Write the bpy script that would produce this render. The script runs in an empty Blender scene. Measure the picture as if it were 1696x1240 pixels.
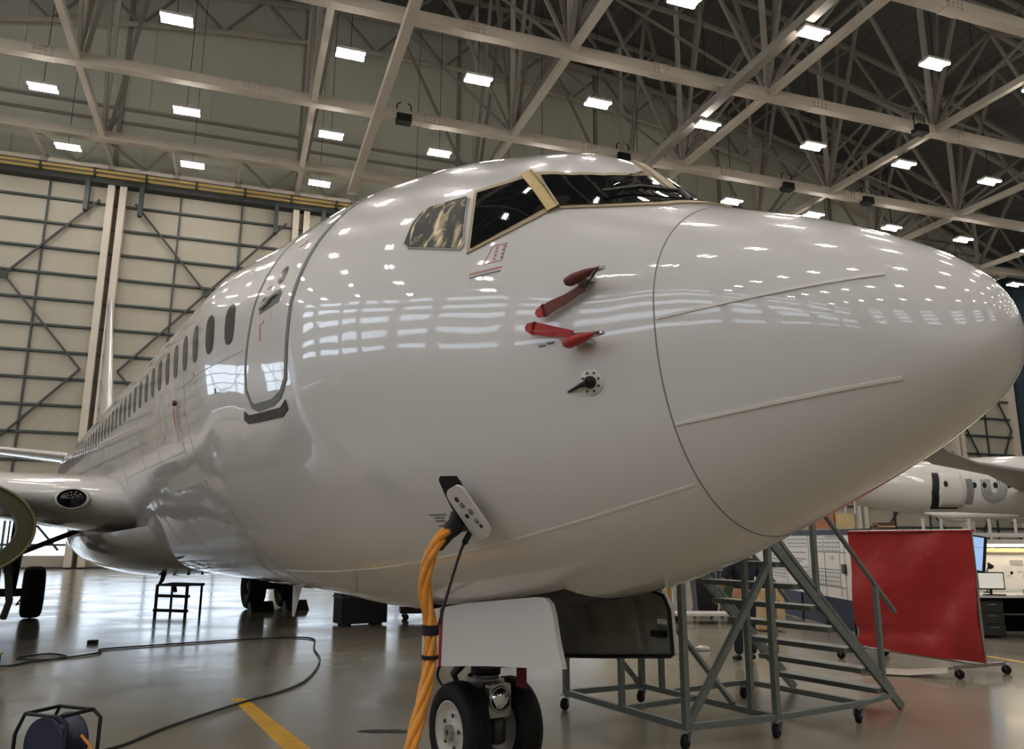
import bpy, bmesh, math, random
import numpy as np
from mathutils import Matrix, Vector

random.seed(4)
SC = bpy.context.scene
COL = SC.collection
PI = math.pi

# ---------------------------------------------------------------- camera
CAM = (-2.0055, -3.0167, 1.7329)
PITCH, ROLL, FPX = 0.20747, -0.0049, 1305.99
HEAD = 0.57173            # the aircraft's tail points this far left of the view
HAZ = math.radians(71.0)  # hangar cross axis, right of the view
cd = bpy.data.cameras.new('camera'); cam = bpy.data.objects.new('camera', cd); COL.objects.link(cam)
cd.sensor_width = 36.0; cd.lens = FPX / 1696 * 36.0; cd.clip_end = 400
_r = Vector((1, 0, 0)); _f = Vector((0, math.cos(PITCH), math.sin(PITCH))); _u = _r.cross(_f)
_c, _s = math.cos(ROLL), math.sin(ROLL)
_R = _c * _r - _s * _u; _U = _s * _r + _c * _u
cam.matrix_world = Matrix(((_R.x, _U.x, -_f.x, CAM[0]), (_R.y, _U.y, -_f.y, CAM[1]), (_R.z, _U.z, -_f.z, CAM[2]), (0, 0, 0, 1)))
SC.camera = cam

# ---------------------------------------------------------------- world, light and exposure
w = bpy.data.worlds.new('world'); SC.world = w; w.use_nodes = True
w.node_tree.nodes['Background'].inputs[0].default_value = (0.70, 0.80, 1.0, 1)
w.node_tree.nodes['Background'].inputs[1].default_value = 1.0
SC.view_settings.view_transform = 'Standard'; SC.view_settings.look = 'None'
SC.view_settings.gamma = 1; SC.view_settings.use_curve_mapping = False
SC.view_settings.exposure = 0.0
LAMP = 112.0        # strength of the tubes of the high bay lights
DAY = 3.2          # strength of daylight behind the glazing
SC.cycles.max_bounces = 7; SC.cycles.diffuse_bounces = 4; SC.cycles.glossy_bounces = 4
SC.cycles.caustics_reflective = False; SC.cycles.caustics_refractive = False
SC.cycles.sample_clamp_indirect = 6.0

# ---------------------------------------------------------------- frames
AFT = np.array([-math.sin(HEAD), math.cos(HEAD)]); STB = np.array([-math.cos(HEAD), -math.sin(HEAD)])
E1 = np.array([math.sin(HAZ), math.cos(HAZ)]); E2 = np.array([-math.cos(HAZ), math.sin(HAZ)])
M_AIR = Matrix(((AFT[0], STB[0], 0, 0), (AFT[1], STB[1], 0, 0), (0, 0, 1, 0), (0, 0, 0, 1)))   # s aft, y starboard, z up
M_HANGAR = Matrix(((E1[0], E2[0], 0, CAM[0]), (E1[1], E2[1], 0, CAM[1]), (0, 0, 1, 0), (0, 0, 0, 1)))

# ---------------------------------------------------------------- materials
MATS = {}
def mat(name, col, rough=0.5, metal=0.0, coat=0.0, coat_rough=0.03, emit=None, estr=1.0, noise=None, bump=None, spec=0.5):
    if name in MATS: return MATS[name]
    m = bpy.data.materials.new(name); m.use_nodes = True; nt = m.node_tree; b = nt.nodes['Principled BSDF']
    b.inputs['Base Color'].default_value = (*col, 1); b.inputs['Roughness'].default_value = rough
    b.inputs['Metallic'].default_value = metal; b.inputs['Coat Weight'].default_value = coat
    b.inputs['Coat Roughness'].default_value = coat_rough; b.inputs['Specular IOR Level'].default_value = spec
    if emit:
        b.inputs['Emission Color'].default_value = (*emit, 1); b.inputs['Emission Strength'].default_value = estr
    if noise or bump: tc = nt.nodes.new('ShaderNodeTexCoord')
    if noise:   # (scale, amount, detail)
        n = nt.nodes.new('ShaderNodeTexNoise'); n.inputs['Scale'].default_value = noise[0]; n.inputs['Detail'].default_value = noise[2] if len(noise) > 2 else 4
        nt.links.new(tc.outputs['Object'], n.inputs['Vector'])
        r = nt.nodes.new('ShaderNodeMapRange'); r.inputs[1].default_value = .3; r.inputs[2].default_value = .7
        r.inputs[3].default_value = 1 - noise[1]; r.inputs[4].default_value = 1 + noise[1]
        nt.links.new(n.outputs['Fac'], r.inputs[0])
        x = nt.nodes.new('ShaderNodeMix'); x.data_type = 'RGBA'; x.blend_type = 'MULTIPLY'; x.inputs[0].default_value = 1
        x.inputs[6].default_value = (*col, 1); nt.links.new(r.outputs[0], x.inputs[7]); nt.links.new(x.outputs[2], b.inputs['Base Color'])
    if bump:    # (scale, strength, distance)
        n2 = nt.nodes.new('ShaderNodeTexNoise'); n2.inputs['Scale'].default_value = bump[0]; n2.inputs['Detail'].default_value = 2
        nt.links.new(tc.outputs['Object'], n2.inputs['Vector'])
        bp = nt.nodes.new('ShaderNodeBump'); bp.inputs['Strength'].default_value = bump[1]; bp.inputs['Distance'].default_value = bump[2]
        nt.links.new(n2.outputs['Fac'], bp.inputs['Height']); nt.links.new(bp.outputs[0], b.inputs['Normal'])
        if coat: nt.links.new(bp.outputs[0], b.inputs['Coat Normal'])
    MATS[name] = m
    return m

PAINT = mat('white_paint', (.655, .63, .615), .28, coat=1, coat_rough=.035, bump=(1.6, .35, .012))
SKIN = mat('white_paint_door', (.655, .63, .615), .28, coat=1, coat_rough=.035, bump=(1.6, .35, .012))
PLATE = mat('white_plate', (.62, .585, .555), .4)
GREYLINE = mat('grey_marking', (.19, .20, .20), .6, spec=.2)
SILL = mat('sill_tread', (.075, .07, .065), .7, noise=(60, .5), spec=.2)
SEAMDARK = mat('seam_dark', (.22, .21, .20), .5)
SEAMMID = mat('seam_mid', (.42, .40, .38), .5)
SEAMLIGHT = mat('seam_light', (.74, .71, .66), .4)
GLASS = mat('cockpit_glass', (.004, .005, .006), .04, spec=.5, bump=(3, .15, .01))
WINGLASS = mat('cabin_glass', (.036, .031, .026), .14, noise=(9, .7))
GOLD = mat('gilded_frame', (.56, .42, .20), .5, metal=.35)
FRAME = mat('window_frame', (.38, .31, .20), .5, metal=.3)
BLACK = mat('black', (.009, .009, .010), .5, spec=.3)
RUBBER = mat('tyre_rubber', (.008, .008, .009), .7, noise=(12, .3), spec=.25)
DARKMETAL = mat('dark_metal', (.05, .052, .05), .4, metal=.6)
STEEL = mat('steel', (.42, .42, .41), .3, metal=.9)
CHROME = mat('chrome', (.75, .75, .74), .12, metal=1)
RIMW = mat('wheel_white', (.50, .48, .44), .4)
RED = mat('flag_red', (.38, .022, .022), .6)
REDDARK = mat('flag_dark', (.13, .026, .02), .65)
REDTEXT = mat('red_stencil', (.50, .24, .21), .5)
DARKTEXT = mat('dark_stencil', (.16, .15, .15), .5)
PALETEXT = mat('pale_lettering', (.62, .50, .47), .6)
ORANGE = mat('orange_cable', (.62, .235, .02), .45, noise=(7, .25))
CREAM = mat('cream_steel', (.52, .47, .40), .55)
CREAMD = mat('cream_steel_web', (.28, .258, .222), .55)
PANEL = mat('door_panel', (.345, .318, .258), .55, noise=(.35, .07))
GIRT = mat('green_grey_steel', (.034, .044, .042), .55)
BRACE = mat('brace_dark', (.03, .03, .029), .55)
CLAD = mat('grey_cladding', (.60, .60, .51), .6, noise=(.12, .06))
DECK = mat('roof_deck', (.10, .098, .09), .7)
NAVY = mat('dark_blue_wall', (.018, .036, .055), .6)
NAVYF = mat('navy_frame', (.012, .018, .045), .5)
YELLOW = mat('yellow_paint', (.72, .40, .03), .5, noise=(4, .2))
YELLOWR = mat('yellow_rail', (.62, .36, .03), .45)
TRACKY = mat('track_brass', (.50, .36, .13), .45)
DAYGLASS = mat('daylight_glazing', (.4, .45, .5), .3, emit=(.74, .86, 1.0), estr=DAY)
DAYHIGH = mat('high_daylight_glazing', (.4, .45, .5), .3, emit=(.74, .85, 1.0), estr=DAY * 1.35)
TUBE = mat('light_tube', (1, 1, 1), .4, emit=(1.0, .93, .84), estr=LAMP)
HOUSE = mat('lamp_housing', (.55, .53, .5), .5)
STAND = mat('grey_green_stand', (.155, .175, .165), .45, metal=.15, noise=(20, .15))
CURTAIN = mat('red_vinyl', (.37, .022, .022), .36, noise=(2.2, .1), bump=(2.4, .5, .05))
BOARD = mat('whiteboard', (.84, .80, .74), .35)
PAPERW = mat('paper', (.75, .73, .69), .6)
BLUESCREEN = mat('blue_screen', (.1, .2, .4), .3, emit=(.40, .60, .95), estr=.75)
GREYSCREEN = mat('pale_screen', (.3, .3, .3), .3, emit=(.85, .80, .70), estr=.55)
STRIPLIGHT = mat('strip_light', (1, 1, 1), .4, emit=(1, .88, .68), estr=9)
WOOD = mat('pale_wood', (.52, .38, .20), .5, noise=(6, .15))
CLOTH = mat('navy_clothing', (.010, .013, .024), .85)
JACKET = mat('dark_jacket', (.022, .026, .027), .85)
SKINC = mat('skin', (.50, .25, .15), .55)
HAIR = mat('brown_hair', (.10, .04, .018), .7)
GREENBIN = mat('green_bin', (.035, .075, .035), .5)
PLASTIC = mat('clear_plastic', (.48, .45, .40), .3)
BRICKM = mat('brick_red', (.42, .17, .09), .75, noise=(5, .25))
TARNISH = mat('nacelle_liner', (.075, .072, .038), .5, metal=.3)
DOORIN = mat('bay_door_liner', (.20, .205, .175), .42, noise=(3, .3))
NAC = mat('bare_metal_lip', (.55, .53, .5), .25, metal=.9)
BLUEPL = mat('reel_blue', (.012, .014, .05), .4)

def gold_reflection_mat():  # dark pane glass, its golden reflection painted into the base colour as streaks
    m = bpy.data.materials.new('glass_painted_gold_reflection'); m.use_nodes = True; nt = m.node_tree; b = nt.nodes['Principled BSDF']
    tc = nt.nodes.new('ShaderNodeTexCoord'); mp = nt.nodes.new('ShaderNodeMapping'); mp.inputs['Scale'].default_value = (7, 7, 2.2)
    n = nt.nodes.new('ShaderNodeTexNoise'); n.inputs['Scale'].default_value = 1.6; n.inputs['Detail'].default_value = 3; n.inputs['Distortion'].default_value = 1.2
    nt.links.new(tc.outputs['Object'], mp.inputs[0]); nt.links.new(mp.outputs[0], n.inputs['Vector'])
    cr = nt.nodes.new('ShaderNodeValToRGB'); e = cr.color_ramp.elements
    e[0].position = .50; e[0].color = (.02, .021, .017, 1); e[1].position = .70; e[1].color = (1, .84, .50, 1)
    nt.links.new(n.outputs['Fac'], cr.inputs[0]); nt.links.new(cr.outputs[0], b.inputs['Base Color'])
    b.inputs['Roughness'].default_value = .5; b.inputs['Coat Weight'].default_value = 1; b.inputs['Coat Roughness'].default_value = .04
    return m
GOLDREFL = gold_reflection_mat()
def floor_mat():
    m = bpy.data.materials.new('epoxy_floor'); m.use_nodes = True; nt = m.node_tree; b = nt.nodes['Principled BSDF']
    tc = nt.nodes.new('ShaderNodeTexCoord')
    def noise(sc, det, rough=.5):
        n = nt.nodes.new('ShaderNodeTexNoise'); n.inputs['Scale'].default_value = sc; n.inputs['Detail'].default_value = det; n.inputs['Roughness'].default_value = rough
        nt.links.new(tc.outputs['Object'], n.inputs['Vector']); return n
    n1 = noise(.22, 3, .5); cr = nt.nodes.new('ShaderNodeValToRGB')
    cr.color_ramp.elements[0].position = .3; cr.color_ramp.elements[0].color = (.215, .19, .145, 1)
    cr.color_ramp.elements[1].position = .72; cr.color_ramp.elements[1].color = (.29, .262, .208, 1)
    nt.links.new(n1.outputs['Fac'], cr.inputs[0]); nt.links.new(cr.outputs[0], b.inputs['Base Color'])
    n2 = noise(.7, 2, .5); mr = nt.nodes.new('ShaderNodeMapRange'); mr.inputs[1].default_value = .3; mr.inputs[2].default_value = .7
    mr.inputs[3].default_value = .13; mr.inputs[4].default_value = .24
    nt.links.new(n2.outputs['Fac'], mr.inputs[0]); nt.links.new(mr.outputs[0], b.inputs['Roughness'])
    n3 = noise(2.2, 2); bp = nt.nodes.new('ShaderNodeBump'); bp.inputs['Strength'].default_value = .10; bp.inputs['Distance'].default_value = .02
    nt.links.new(n3.outputs['Fac'], bp.inputs['Height']); nt.links.new(bp.outputs[0], b.inputs['Normal'])
    b.inputs['Specular IOR Level'].default_value = .55
    return m
FLOOR = floor_mat()

def table_mat(name, sx, sy):
    m = bpy.data.materials.new(name); m.use_nodes = True; nt = m.node_tree; b = nt.nodes['Principled BSDF']
    tc = nt.nodes.new('ShaderNodeTexCoord'); br = nt.nodes.new('ShaderNodeTexBrick')
    br.offset = 0; br.inputs['Color1'].default_value = br.inputs['Color2'].default_value = (.80, .77, .71, 1)
    br.inputs['Mortar'].default_value = (.16, .15, .14, 1); br.inputs['Scale'].default_value = 1
    br.inputs['Brick Width'].default_value = sx; br.inputs['Row Height'].default_value = sy; br.inputs['Mortar Size'].default_value = .008
    nt.links.new(tc.outputs['Object'], br.inputs['Vector']); nt.links.new(br.outputs[0], b.inputs['Base Color'])
    b.inputs['Roughness'].default_value = .4
    return m
TABLE = table_mat('printed_table', .115, .085)

# ---------------------------------------------------------------- mesh helpers
class MB:
    def __init__(s): s.v = []; s.f = []; s.sm = []
    def add(s, vs, fs, smooth=False):
        o = len(s.v); s.v.extend([tuple(map(float, p)) for p in vs]); s.f.extend([tuple(i + o for i in f) for f in fs]); s.sm.extend([smooth] * len(fs)); return s
    def box(s, a, b):
        x0, y0, z0 = (min(p, q) for p, q in zip(a, b)); x1, y1, z1 = (max(p, q) for p, q in zip(a, b))
        return s.add([(x0, y0, z0), (x1, y0, z0), (x1, y1, z0), (x0, y1, z0), (x0, y0, z1), (x1, y0, z1), (x1, y1, z1), (x0, y1, z1)],
                     [(0, 3, 2, 1), (4, 5, 6, 7), (0, 1, 5, 4), (1, 2, 6, 5), (2, 3, 7, 6), (3, 0, 4, 7)])
    def cbox(s, a, b, c=.01):   # box with chamfered vertical edges
        x0, y0, z0 = a; x1, y1, z1 = b
        pts = [(x0 + c, y0), (x1 - c, y0), (x1, y0 + c), (x1, y1 - c), (x1 - c, y1), (x0 + c, y1), (x0, y1 - c), (x0, y0 + c)]
        return s.prism(pts, z0, z1)
    def prism(s, pts, z0, z1):
        n = len(pts); vs = [(x, y, z0) for x, y in pts] + [(x, y, z1) for x, y in pts]
        return s.add(vs, [tuple(range(n - 1, -1, -1)), tuple(range(n, 2 * n))] + [(i, (i + 1) % n, n + (i + 1) % n, n + i) for i in range(n)])
    def bar(s, p, q, w, h=None, up=(0, 0, 1)):
        p, q = Vector(p), Vector(q); h = h or w; d = (q - p).normalized(); u = Vector(up)
        if abs(d.dot(u)) > .98: u = Vector((1, 0, 0))
        x = d.cross(u).normalized(); y = x.cross(d)
        vs = [P + x * (a * w / 2) + y * (b * h / 2) for P in (p, q) for a, b in ((-1, -1), (1, -1), (1, 1), (-1, 1))]
        return s.add(vs, [(3, 2, 1, 0), (4, 5, 6, 7), (0, 1, 5, 4), (1, 2, 6, 5), (2, 3, 7, 6), (3, 0, 4, 7)])
    def tube(s, pts, r, n=10, closed=False, caps=True):
        pts = [Vector(p) for p in pts]; m = len(pts); rs = r if isinstance(r, (list, tuple)) else [r] * m
        t0 = (pts[1] - pts[0]).normalized(); u = Vector((0, 0, 1)) if abs(t0.z) < .9 else Vector((1, 0, 0)); x = t0.cross(u).normalized()
        vs = []
        for i in range(m):
            a = pts[(i - 1) % m] if (closed or i) else pts[0]; b = pts[(i + 1) % m] if (closed or i < m - 1) else pts[-1]
            t = (b - a).normalized(); x = (x - t * x.dot(t)).normalized(); y = t.cross(x)
            vs += [pts[i] + (x * math.cos(k * 2 * PI / n) + y * math.sin(k * 2 * PI / n)) * rs[i] for k in range(n)]
        fs = []
        for i in range(m if closed else m - 1):
            j = (i + 1) % m
            fs += [(i * n + k, i * n + (k + 1) % n, j * n + (k + 1) % n, j * n + k) for k in range(n)]
        s.add(vs, fs, True)
        if caps and not closed: s.add(vs, [tuple(range(n - 1, -1, -1)), tuple(range((m - 1) * n, m * n))])
        return s
    def lathe(s, prof, c=(0, 0, 0), axis=(0, 0, 1), n=32, caps=True):   # prof: (radius, height along axis)
        ax = Vector(axis).normalized(); u = Vector((0, 0, 1)) if abs(ax.z) < .9 else Vector((1, 0, 0)); x = ax.cross(u).normalized(); y = ax.cross(x); c = Vector(c)
        vs = [c + ax * h + (x * math.cos(k * 2 * PI / n) + y * math.sin(k * 2 * PI / n)) * r for r, h in prof for k in range(n)]
        fs = [(i * n + k, i * n + (k + 1) % n, (i + 1) * n + (k + 1) % n, (i + 1) * n + k) for i in range(len(prof) - 1) for k in range(n)]
        s.add(vs, fs, True)
        if caps: s.add(vs, [tuple(range(n - 1, -1, -1)), tuple(range((len(prof) - 1) * n, len(prof) * n))])
        return s
    def grid(s, P, smooth=True):   # P[i][j]
        m, n = len(P), len(P[0]); return s.add([p for row in P for p in row], [(i * n + j, i * n + j + 1, (i + 1) * n + j + 1, (i + 1) * n + j) for i in range(m - 1) for j in range(n - 1)], smooth)
    def mesh(s, name, m):
        me = bpy.data.meshes.new(name); me.from_pydata(s.v, [], s.f); me.polygons.foreach_set('use_smooth', s.sm)
        me.materials.append(m); me.update(); return me
    def build(s, name, m, parent=None, fix=True, mw=None):
        me = s.mesh(name, m)
        if fix:
            bm = bmesh.new(); bm.from_mesh(me); bmesh.ops.recalc_face_normals(bm, faces=bm.faces); bm.to_mesh(me); bm.free()
        o = bpy.data.objects.new(name, me); COL.objects.link(o)
        if parent: o.parent = parent
        if mw is not None: o.matrix_world = mw
        return o
def tag(o, label=None, cat=None, group=None, kind=None):
    if label: o['label'] = label
    if cat: o['category'] = cat
    if group: o['group'] = group
    if kind: o['kind'] = kind
    return o
def empty(name, mw=None):
    o = bpy.data.objects.new(name, None); o.empty_display_size = .2; COL.objects.link(o)
    if mw is not None: o.matrix_world = mw
    return o
def inst(name, me, parent=None, loc=(0, 0, 0), rz=0.0, mw=None):
    o = bpy.data.objects.new(name, me); COL.objects.link(o)
    if parent: o.parent = parent
    if mw is not None: o.matrix_world = mw
    else: o.location = loc; o.rotation_euler = (0, 0, rz)
    return o
def text_part(name, body, size, m, parent, mw_local, extrude=.001, align='CENTER'):
    cu = bpy.data.curves.new(name, 'FONT'); cu.body = body; cu.size = size; cu.extrude = extrude; cu.align_x = align; cu.align_y = 'CENTER'; cu.resolution_u = 2
    t = bpy.data.objects.new(name, cu); COL.objects.link(t); bpy.context.view_layer.update()
    me = bpy.data.meshes.new_from_object(t.evaluated_get(bpy.context.evaluated_depsgraph_get()))
    bpy.data.objects.remove(t); me.materials.clear(); me.materials.append(m)
    o = bpy.data.objects.new(name, me); COL.objects.link(o); o.parent = parent; o.matrix_local = mw_local; return o
def smooth_path(pts, n=8):
    P = [np.array(p, float) for p in pts]; P = [2 * P[0] - P[1]] + P + [2 * P[-1] - P[-2]]; out = []
    for i in range(1, len(P) - 2):
        for k in range(n):
            t = k / n
            out.append(.5 * (2 * P[i] + (P[i + 1] - P[i - 1]) * t + (2 * P[i - 1] - 5 * P[i] + 4 * P[i + 1] - P[i + 2]) * t * t + (3 * P[i] - P[i - 1] - 3 * P[i + 1] + P[i + 2]) * t ** 3))
    out.append(P[-2]); return out
def arc(c, r, a0, a1, n=8): return [(c[0] + r * math.cos(math.radians(a0 + (a1 - a0) * k / n)), c[1] + r * math.sin(math.radians(a0 + (a1 - a0) * k / n))) for k in range(n + 1)]
def roundrect(w, h, r, n=4):
    return arc((w / 2 - r, h / 2 - r), r, 0, 90, n) + arc((-w / 2 + r, h / 2 - r), r, 90, 180, n) + arc((-w / 2 + r, -h / 2 + r), r, 180, 270, n) + arc((w / 2 - r, -h / 2 + r), r, 270, 360, n)

# ================================================================ THE HANGAR
DW, HB = 53.0, 25.0           # distance of the door wall, height of the truss bottom chords
L0, L1, BK = -46.0, 67.3, -34.0
def roof(x): return 40.3 - (x - 11) ** 2 / 260.0
def structure(o): o['kind'] = 'structure'; return o
floor = structure(MB().box((L0 - .3, BK - .3, -.3), (L1 + .3, DW + .6, 0)).build('floor', FLOOR, mw=M_HANGAR))
xs = [L0 + (L1 - L0) * i / 48 for i in range(49)]
# roof deck: corrugated sheets as ribs along the hangar
deck = MB()
px = []
for i in range(481):
    x = L0 + (L1 - L0) * i / 480; px.append((x, roof(x) + (.09 if (i // 2) % 2 else 0)))
deck.grid([[(x, y, z) for x, z in px] for y in (BK, DW + .3)], False)
deck.grid([[(x, y, z + .25) for x, z in px] for y in (BK, DW + .3)], False)
structure(deck.build('ceiling', DECK, mw=M_HANGAR, fix=False))
# gable cladding above the door
g = MB()
top = [(x, roof(x)) for x in xs]
n = len(top)
for y0 in (DW, DW + .3):
    g.add([(x, y0, z) for x, z in top] + [(x, y0, 24.0) for x in xs], [(i, i + 1, n + i + 1, n + i) for i in range(n - 1)])
wall_back = structure(g.build('wall_back', CLAD, mw=M_HANGAR))
for z in (28.4, 29.35):
    MB().box((L0, DW - .16, z - .09), (L1, DW, z + .09)).build('ledge', CREAMD, wall_back)
for k in range(-3, 6):
    x = -9 + 11.4 * k
    MB().box((x - .12, DW - .25, 24.9), (x + .12, DW, roof(x))).build('post', CREAMD, wall_back)
for k in range(-2, 20):      # sheets of the gable cladding, standing a little proud
    x0 = -26.3 + 3.8 * k
    if x0 + 3.7 > L1: break
    zt = min(roof(x0), roof(x0 + 3.72)) - .15
    MB().box((x0 + .05, DW - .05, 29.6), (x0 + 3.72, DW, zt)).build('sheet', CLAD, wall_back)
    MB().box((x0 + .05, DW - .05, 25.0), (x0 + 3.72, DW, 28.25)).build('sheet', CLAD, wall_back)

# side and rear walls
wr = structure(MB().add([(L1, BK, 0), (L1, DW + .3, 0), (L1, DW + .3, roof(L1)), (L1, BK, roof(L1)), (L1 + .3, BK, 0), (L1 + .3, DW + .3, 0), (L1 + .3, DW + .3, roof(L1)), (L1 + .3, BK, roof(L1))],
     [(0, 1, 2, 3), (7, 6, 5, 4), (0, 4, 5, 1), (2, 6, 7, 3)]).build('wall_right', NAVY, mw=M_HANGAR))
wl = structure(MB().box((L0 - .3, BK, 0), (L0, DW + .3, roof(L0))).build('wall_left', PANEL, mw=M_HANGAR))
gb = MB()
for y0 in (BK, BK - .3):
    gb.add([(x, y0, z) for x, z in top] + [(x, y0, 0) for x in xs], [(i, i + 1, n + i + 1, n + i) for i in range(n - 1)])
wf = structure(gb.build('wall_front', PANEL, mw=M_HANGAR))
# glazed bands of the left wall and the rear wall: daylight comes in here
pane_me = MB().box((0, 0, 0), (.06, 4.9, 1.05)).mesh('pane', DAYHIGH)
for bi in range(12):
    y0 = -31.5 + bi * 6.6
    win = structure(MB().box((L0, y0 - .25, 10.6), (L0 + .12, y0 - .1, 27.4)).build('window_%d' % (bi + 1), GIRT, mw=M_HANGAR))
    for k in range(6):
        z = 11.2 + k * 2.75
        if z > roof(L0) - 2: break
        inst('pane', pane_me, win, (L0 + .02, y0, z))
        MB().box((L0, y0 - .1, z + 1.05), (L0 + .1, y0 + 5.2, z + 1.17)).build('rail', GIRT, win)
pane_b = MB().box((0, 0, 0), (5.2, .06, 1.2)).mesh('pane', DAYHIGH)
for bi in range(6):
    x0 = -38 + bi * 11.4
    win = structure(MB().box((x0 - .25, BK, 17.5), (x0 - .1, BK + .12, 27)).build('window_%d' % (13 + bi), GIRT, mw=M_HANGAR))
    for k in range(4): inst('pane', pane_b, win, (x0, BK + .02, 18 + k * 2.2))

# hangar door: sliding leaves, each with posts, girts, braces and cladding panels
GZ = [.10, .75, 1.36] + [2.99 + 1.63 * k for k in range(13)] + [23.75]
LEAFW = 11.4
p_me, w_me, ws_me = {}, {}, {}
for j in range(len(GZ) - 1):
    h = GZ[j + 1] - GZ[j]
    p_me[j] = MB().box((-.015, -.05, .012), (3.775, .05, h - .012)).mesh('panel', PANEL)
    w_me[j] = MB().box((.06, -.03, .03), (3.70, .03, h - .03)).mesh('window_pane', DAYGLASS)
girt_me = MB().box((0, -.24, -.065), (LEAFW, -.04, .065)).mesh('girt', GIRT)
munt_me = MB().box((-.055, -.20, .1), (.055, -.04, 23.75)).mesh('muntin', GIRT)
post_me = MB().box((-.20, -.62, .1), (.20, -.05, 23.75)).mesh('post', CREAM)
seal_me = MB().box((-.30, -.10, .1), (.30, .12, 23.75)).mesh('seal', mat('leaf_seal', (.10, .085, .065), .7))
girt_s = MB().box((0, -.24, -.065), (7.5, -.04, .065)).mesh('girt', GIRT)
rail_s = MB().box((0, -.3, 0), (7.4, .1, .12)).mesh('bottom_rail', GIRT)
rail_me = MB().box((0, -.3, 0), (LEAFW, .1, .12)).mesh('bottom_rail', GIRT)
leaf0 = -9.0 + .3
for k in range(-3, 7):
    last = k == 6
    x0 = -8.65 + LEAFW * k
    d = structure(inst('door_%d' % (k + 4), rail_s if last else rail_me, mw=M_HANGAR @ Matrix.Translation((x0, DW, 0))))
    for j in range(len(GZ) - 1):
        for c in range(2 if last else 3):
            glass = False
            if k == -1: glass = j in (1, 2) and c > 0
            elif k == 0: glass = j in (2, 3)
            elif k in (1, 2): glass = j == 3
            if k <= -3 and j in (5, 6, 7): glass = True
            inst('window_pane' if glass else 'panel', (w_me if glass else p_me)[j], d, (c * 3.8 + .02, 0, GZ[j]))
        if j > 1: inst('girt', girt_me if not last else girt_s, d, (0, 0, GZ[j]))
    for c in ((1,) if last else (1, 2)): inst('muntin', munt_me, d, (c * 3.8, 0, 0))
    inst('post', post_me, d, (.40, 0, 0)); inst('post', post_me, d, ((7.0 if last else LEAFW - .30), 0, 0))
    inst('seal', seal_me, d)
    for a in range(2):
        zt, zb = 22.75 - 11.0 * a, 11.75 - 11.0 * a + .3 * a
        xa, xb = 1.15, (6.6 if last else LEAFW - .9)
        MB().bar((xa, -.34, zt), (xb, -.34, zb), .13, .10, (0, 1, 0)).build('brace', BRACE, d)
        MB().bar((xa, -.34, zb), (xb, -.34, zt), .13, .10, (0, 1, 0)).build('brace', BRACE, d)
        MB().box(((xa + xb) / 2 - .22, -.42, (zt + zb) / 2 - .22), ((xa + xb) / 2 + .22, -.27, (zt + zb) / 2 + .22)).build('gusset', BRACE, d)
    for q in (1.5, (5.8 if last else LEAFW - 1.6)):
        MB().box((q - .13, -.9, 21.8), (q + .13, -.5, 24.0)).build('guide_arm', GIRT, d)

# door head: girders, brass coloured tracks, hangers
tr = empty('door_track', M_HANGAR @ Matrix.Translation((0, DW, 0)))
tag(tr, 'long door head of dark girders and brass coloured rails above the cream hangar door', 'door track')
MB().box((L0, -.75, 23.72), (L1, .0, 23.95)).build('head_girder', BRACE, tr)
MB().box((L0, -.70, 23.98), (L1, -.45, 24.10)).build('girder', GIRT, tr)
MB().box((L0, -.80, 24.14), (L1, -.62, 24.26)).build('rail', TRACKY, tr)
MB().box((L0, -.95, 24.36), (L1, -.80, 24.52)).build('rail', TRACKY, tr)
MB().box((L0, -.62, 24.30), (L1, -.52, 24.36)).build('rail', TRACKY, tr)
MB().box((L0, -.95, 24.62), (L1, -.60, 24.88)).build('edge_beam', CREAM, tr)
for k in range(-9, 20):
    x = -9 + 3.8 * k
    if not L0 + 4 < x < L1 - 4: continue
    MB().bar((x, -4.55, 24.95), (x, -.8, 24.95), .17).build('hanger', CREAM, tr)
    MB().box((x - .2, -1.0, 24.6), (x + .2, -.6, 25.05)).build('bracket', CREAMD, tr)
    if k % 3 != 1: MB().bar((x, -4.55, 24.95), (x + 1.9, -.9, 24.9), .15).build('hanger', CREAMD, tr)
    if k % 3 != 2: MB().bar((x, -4.55, 24.95), (x - 1.9, -.9, 24.9), .15).build('hanger', CREAMD, tr)
for k in range(-40, 68, 3): MB().box((k, -.97, 24.1), (k + .12, -.5, 24.64)).build('clamp', BRACE, tr)

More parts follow.
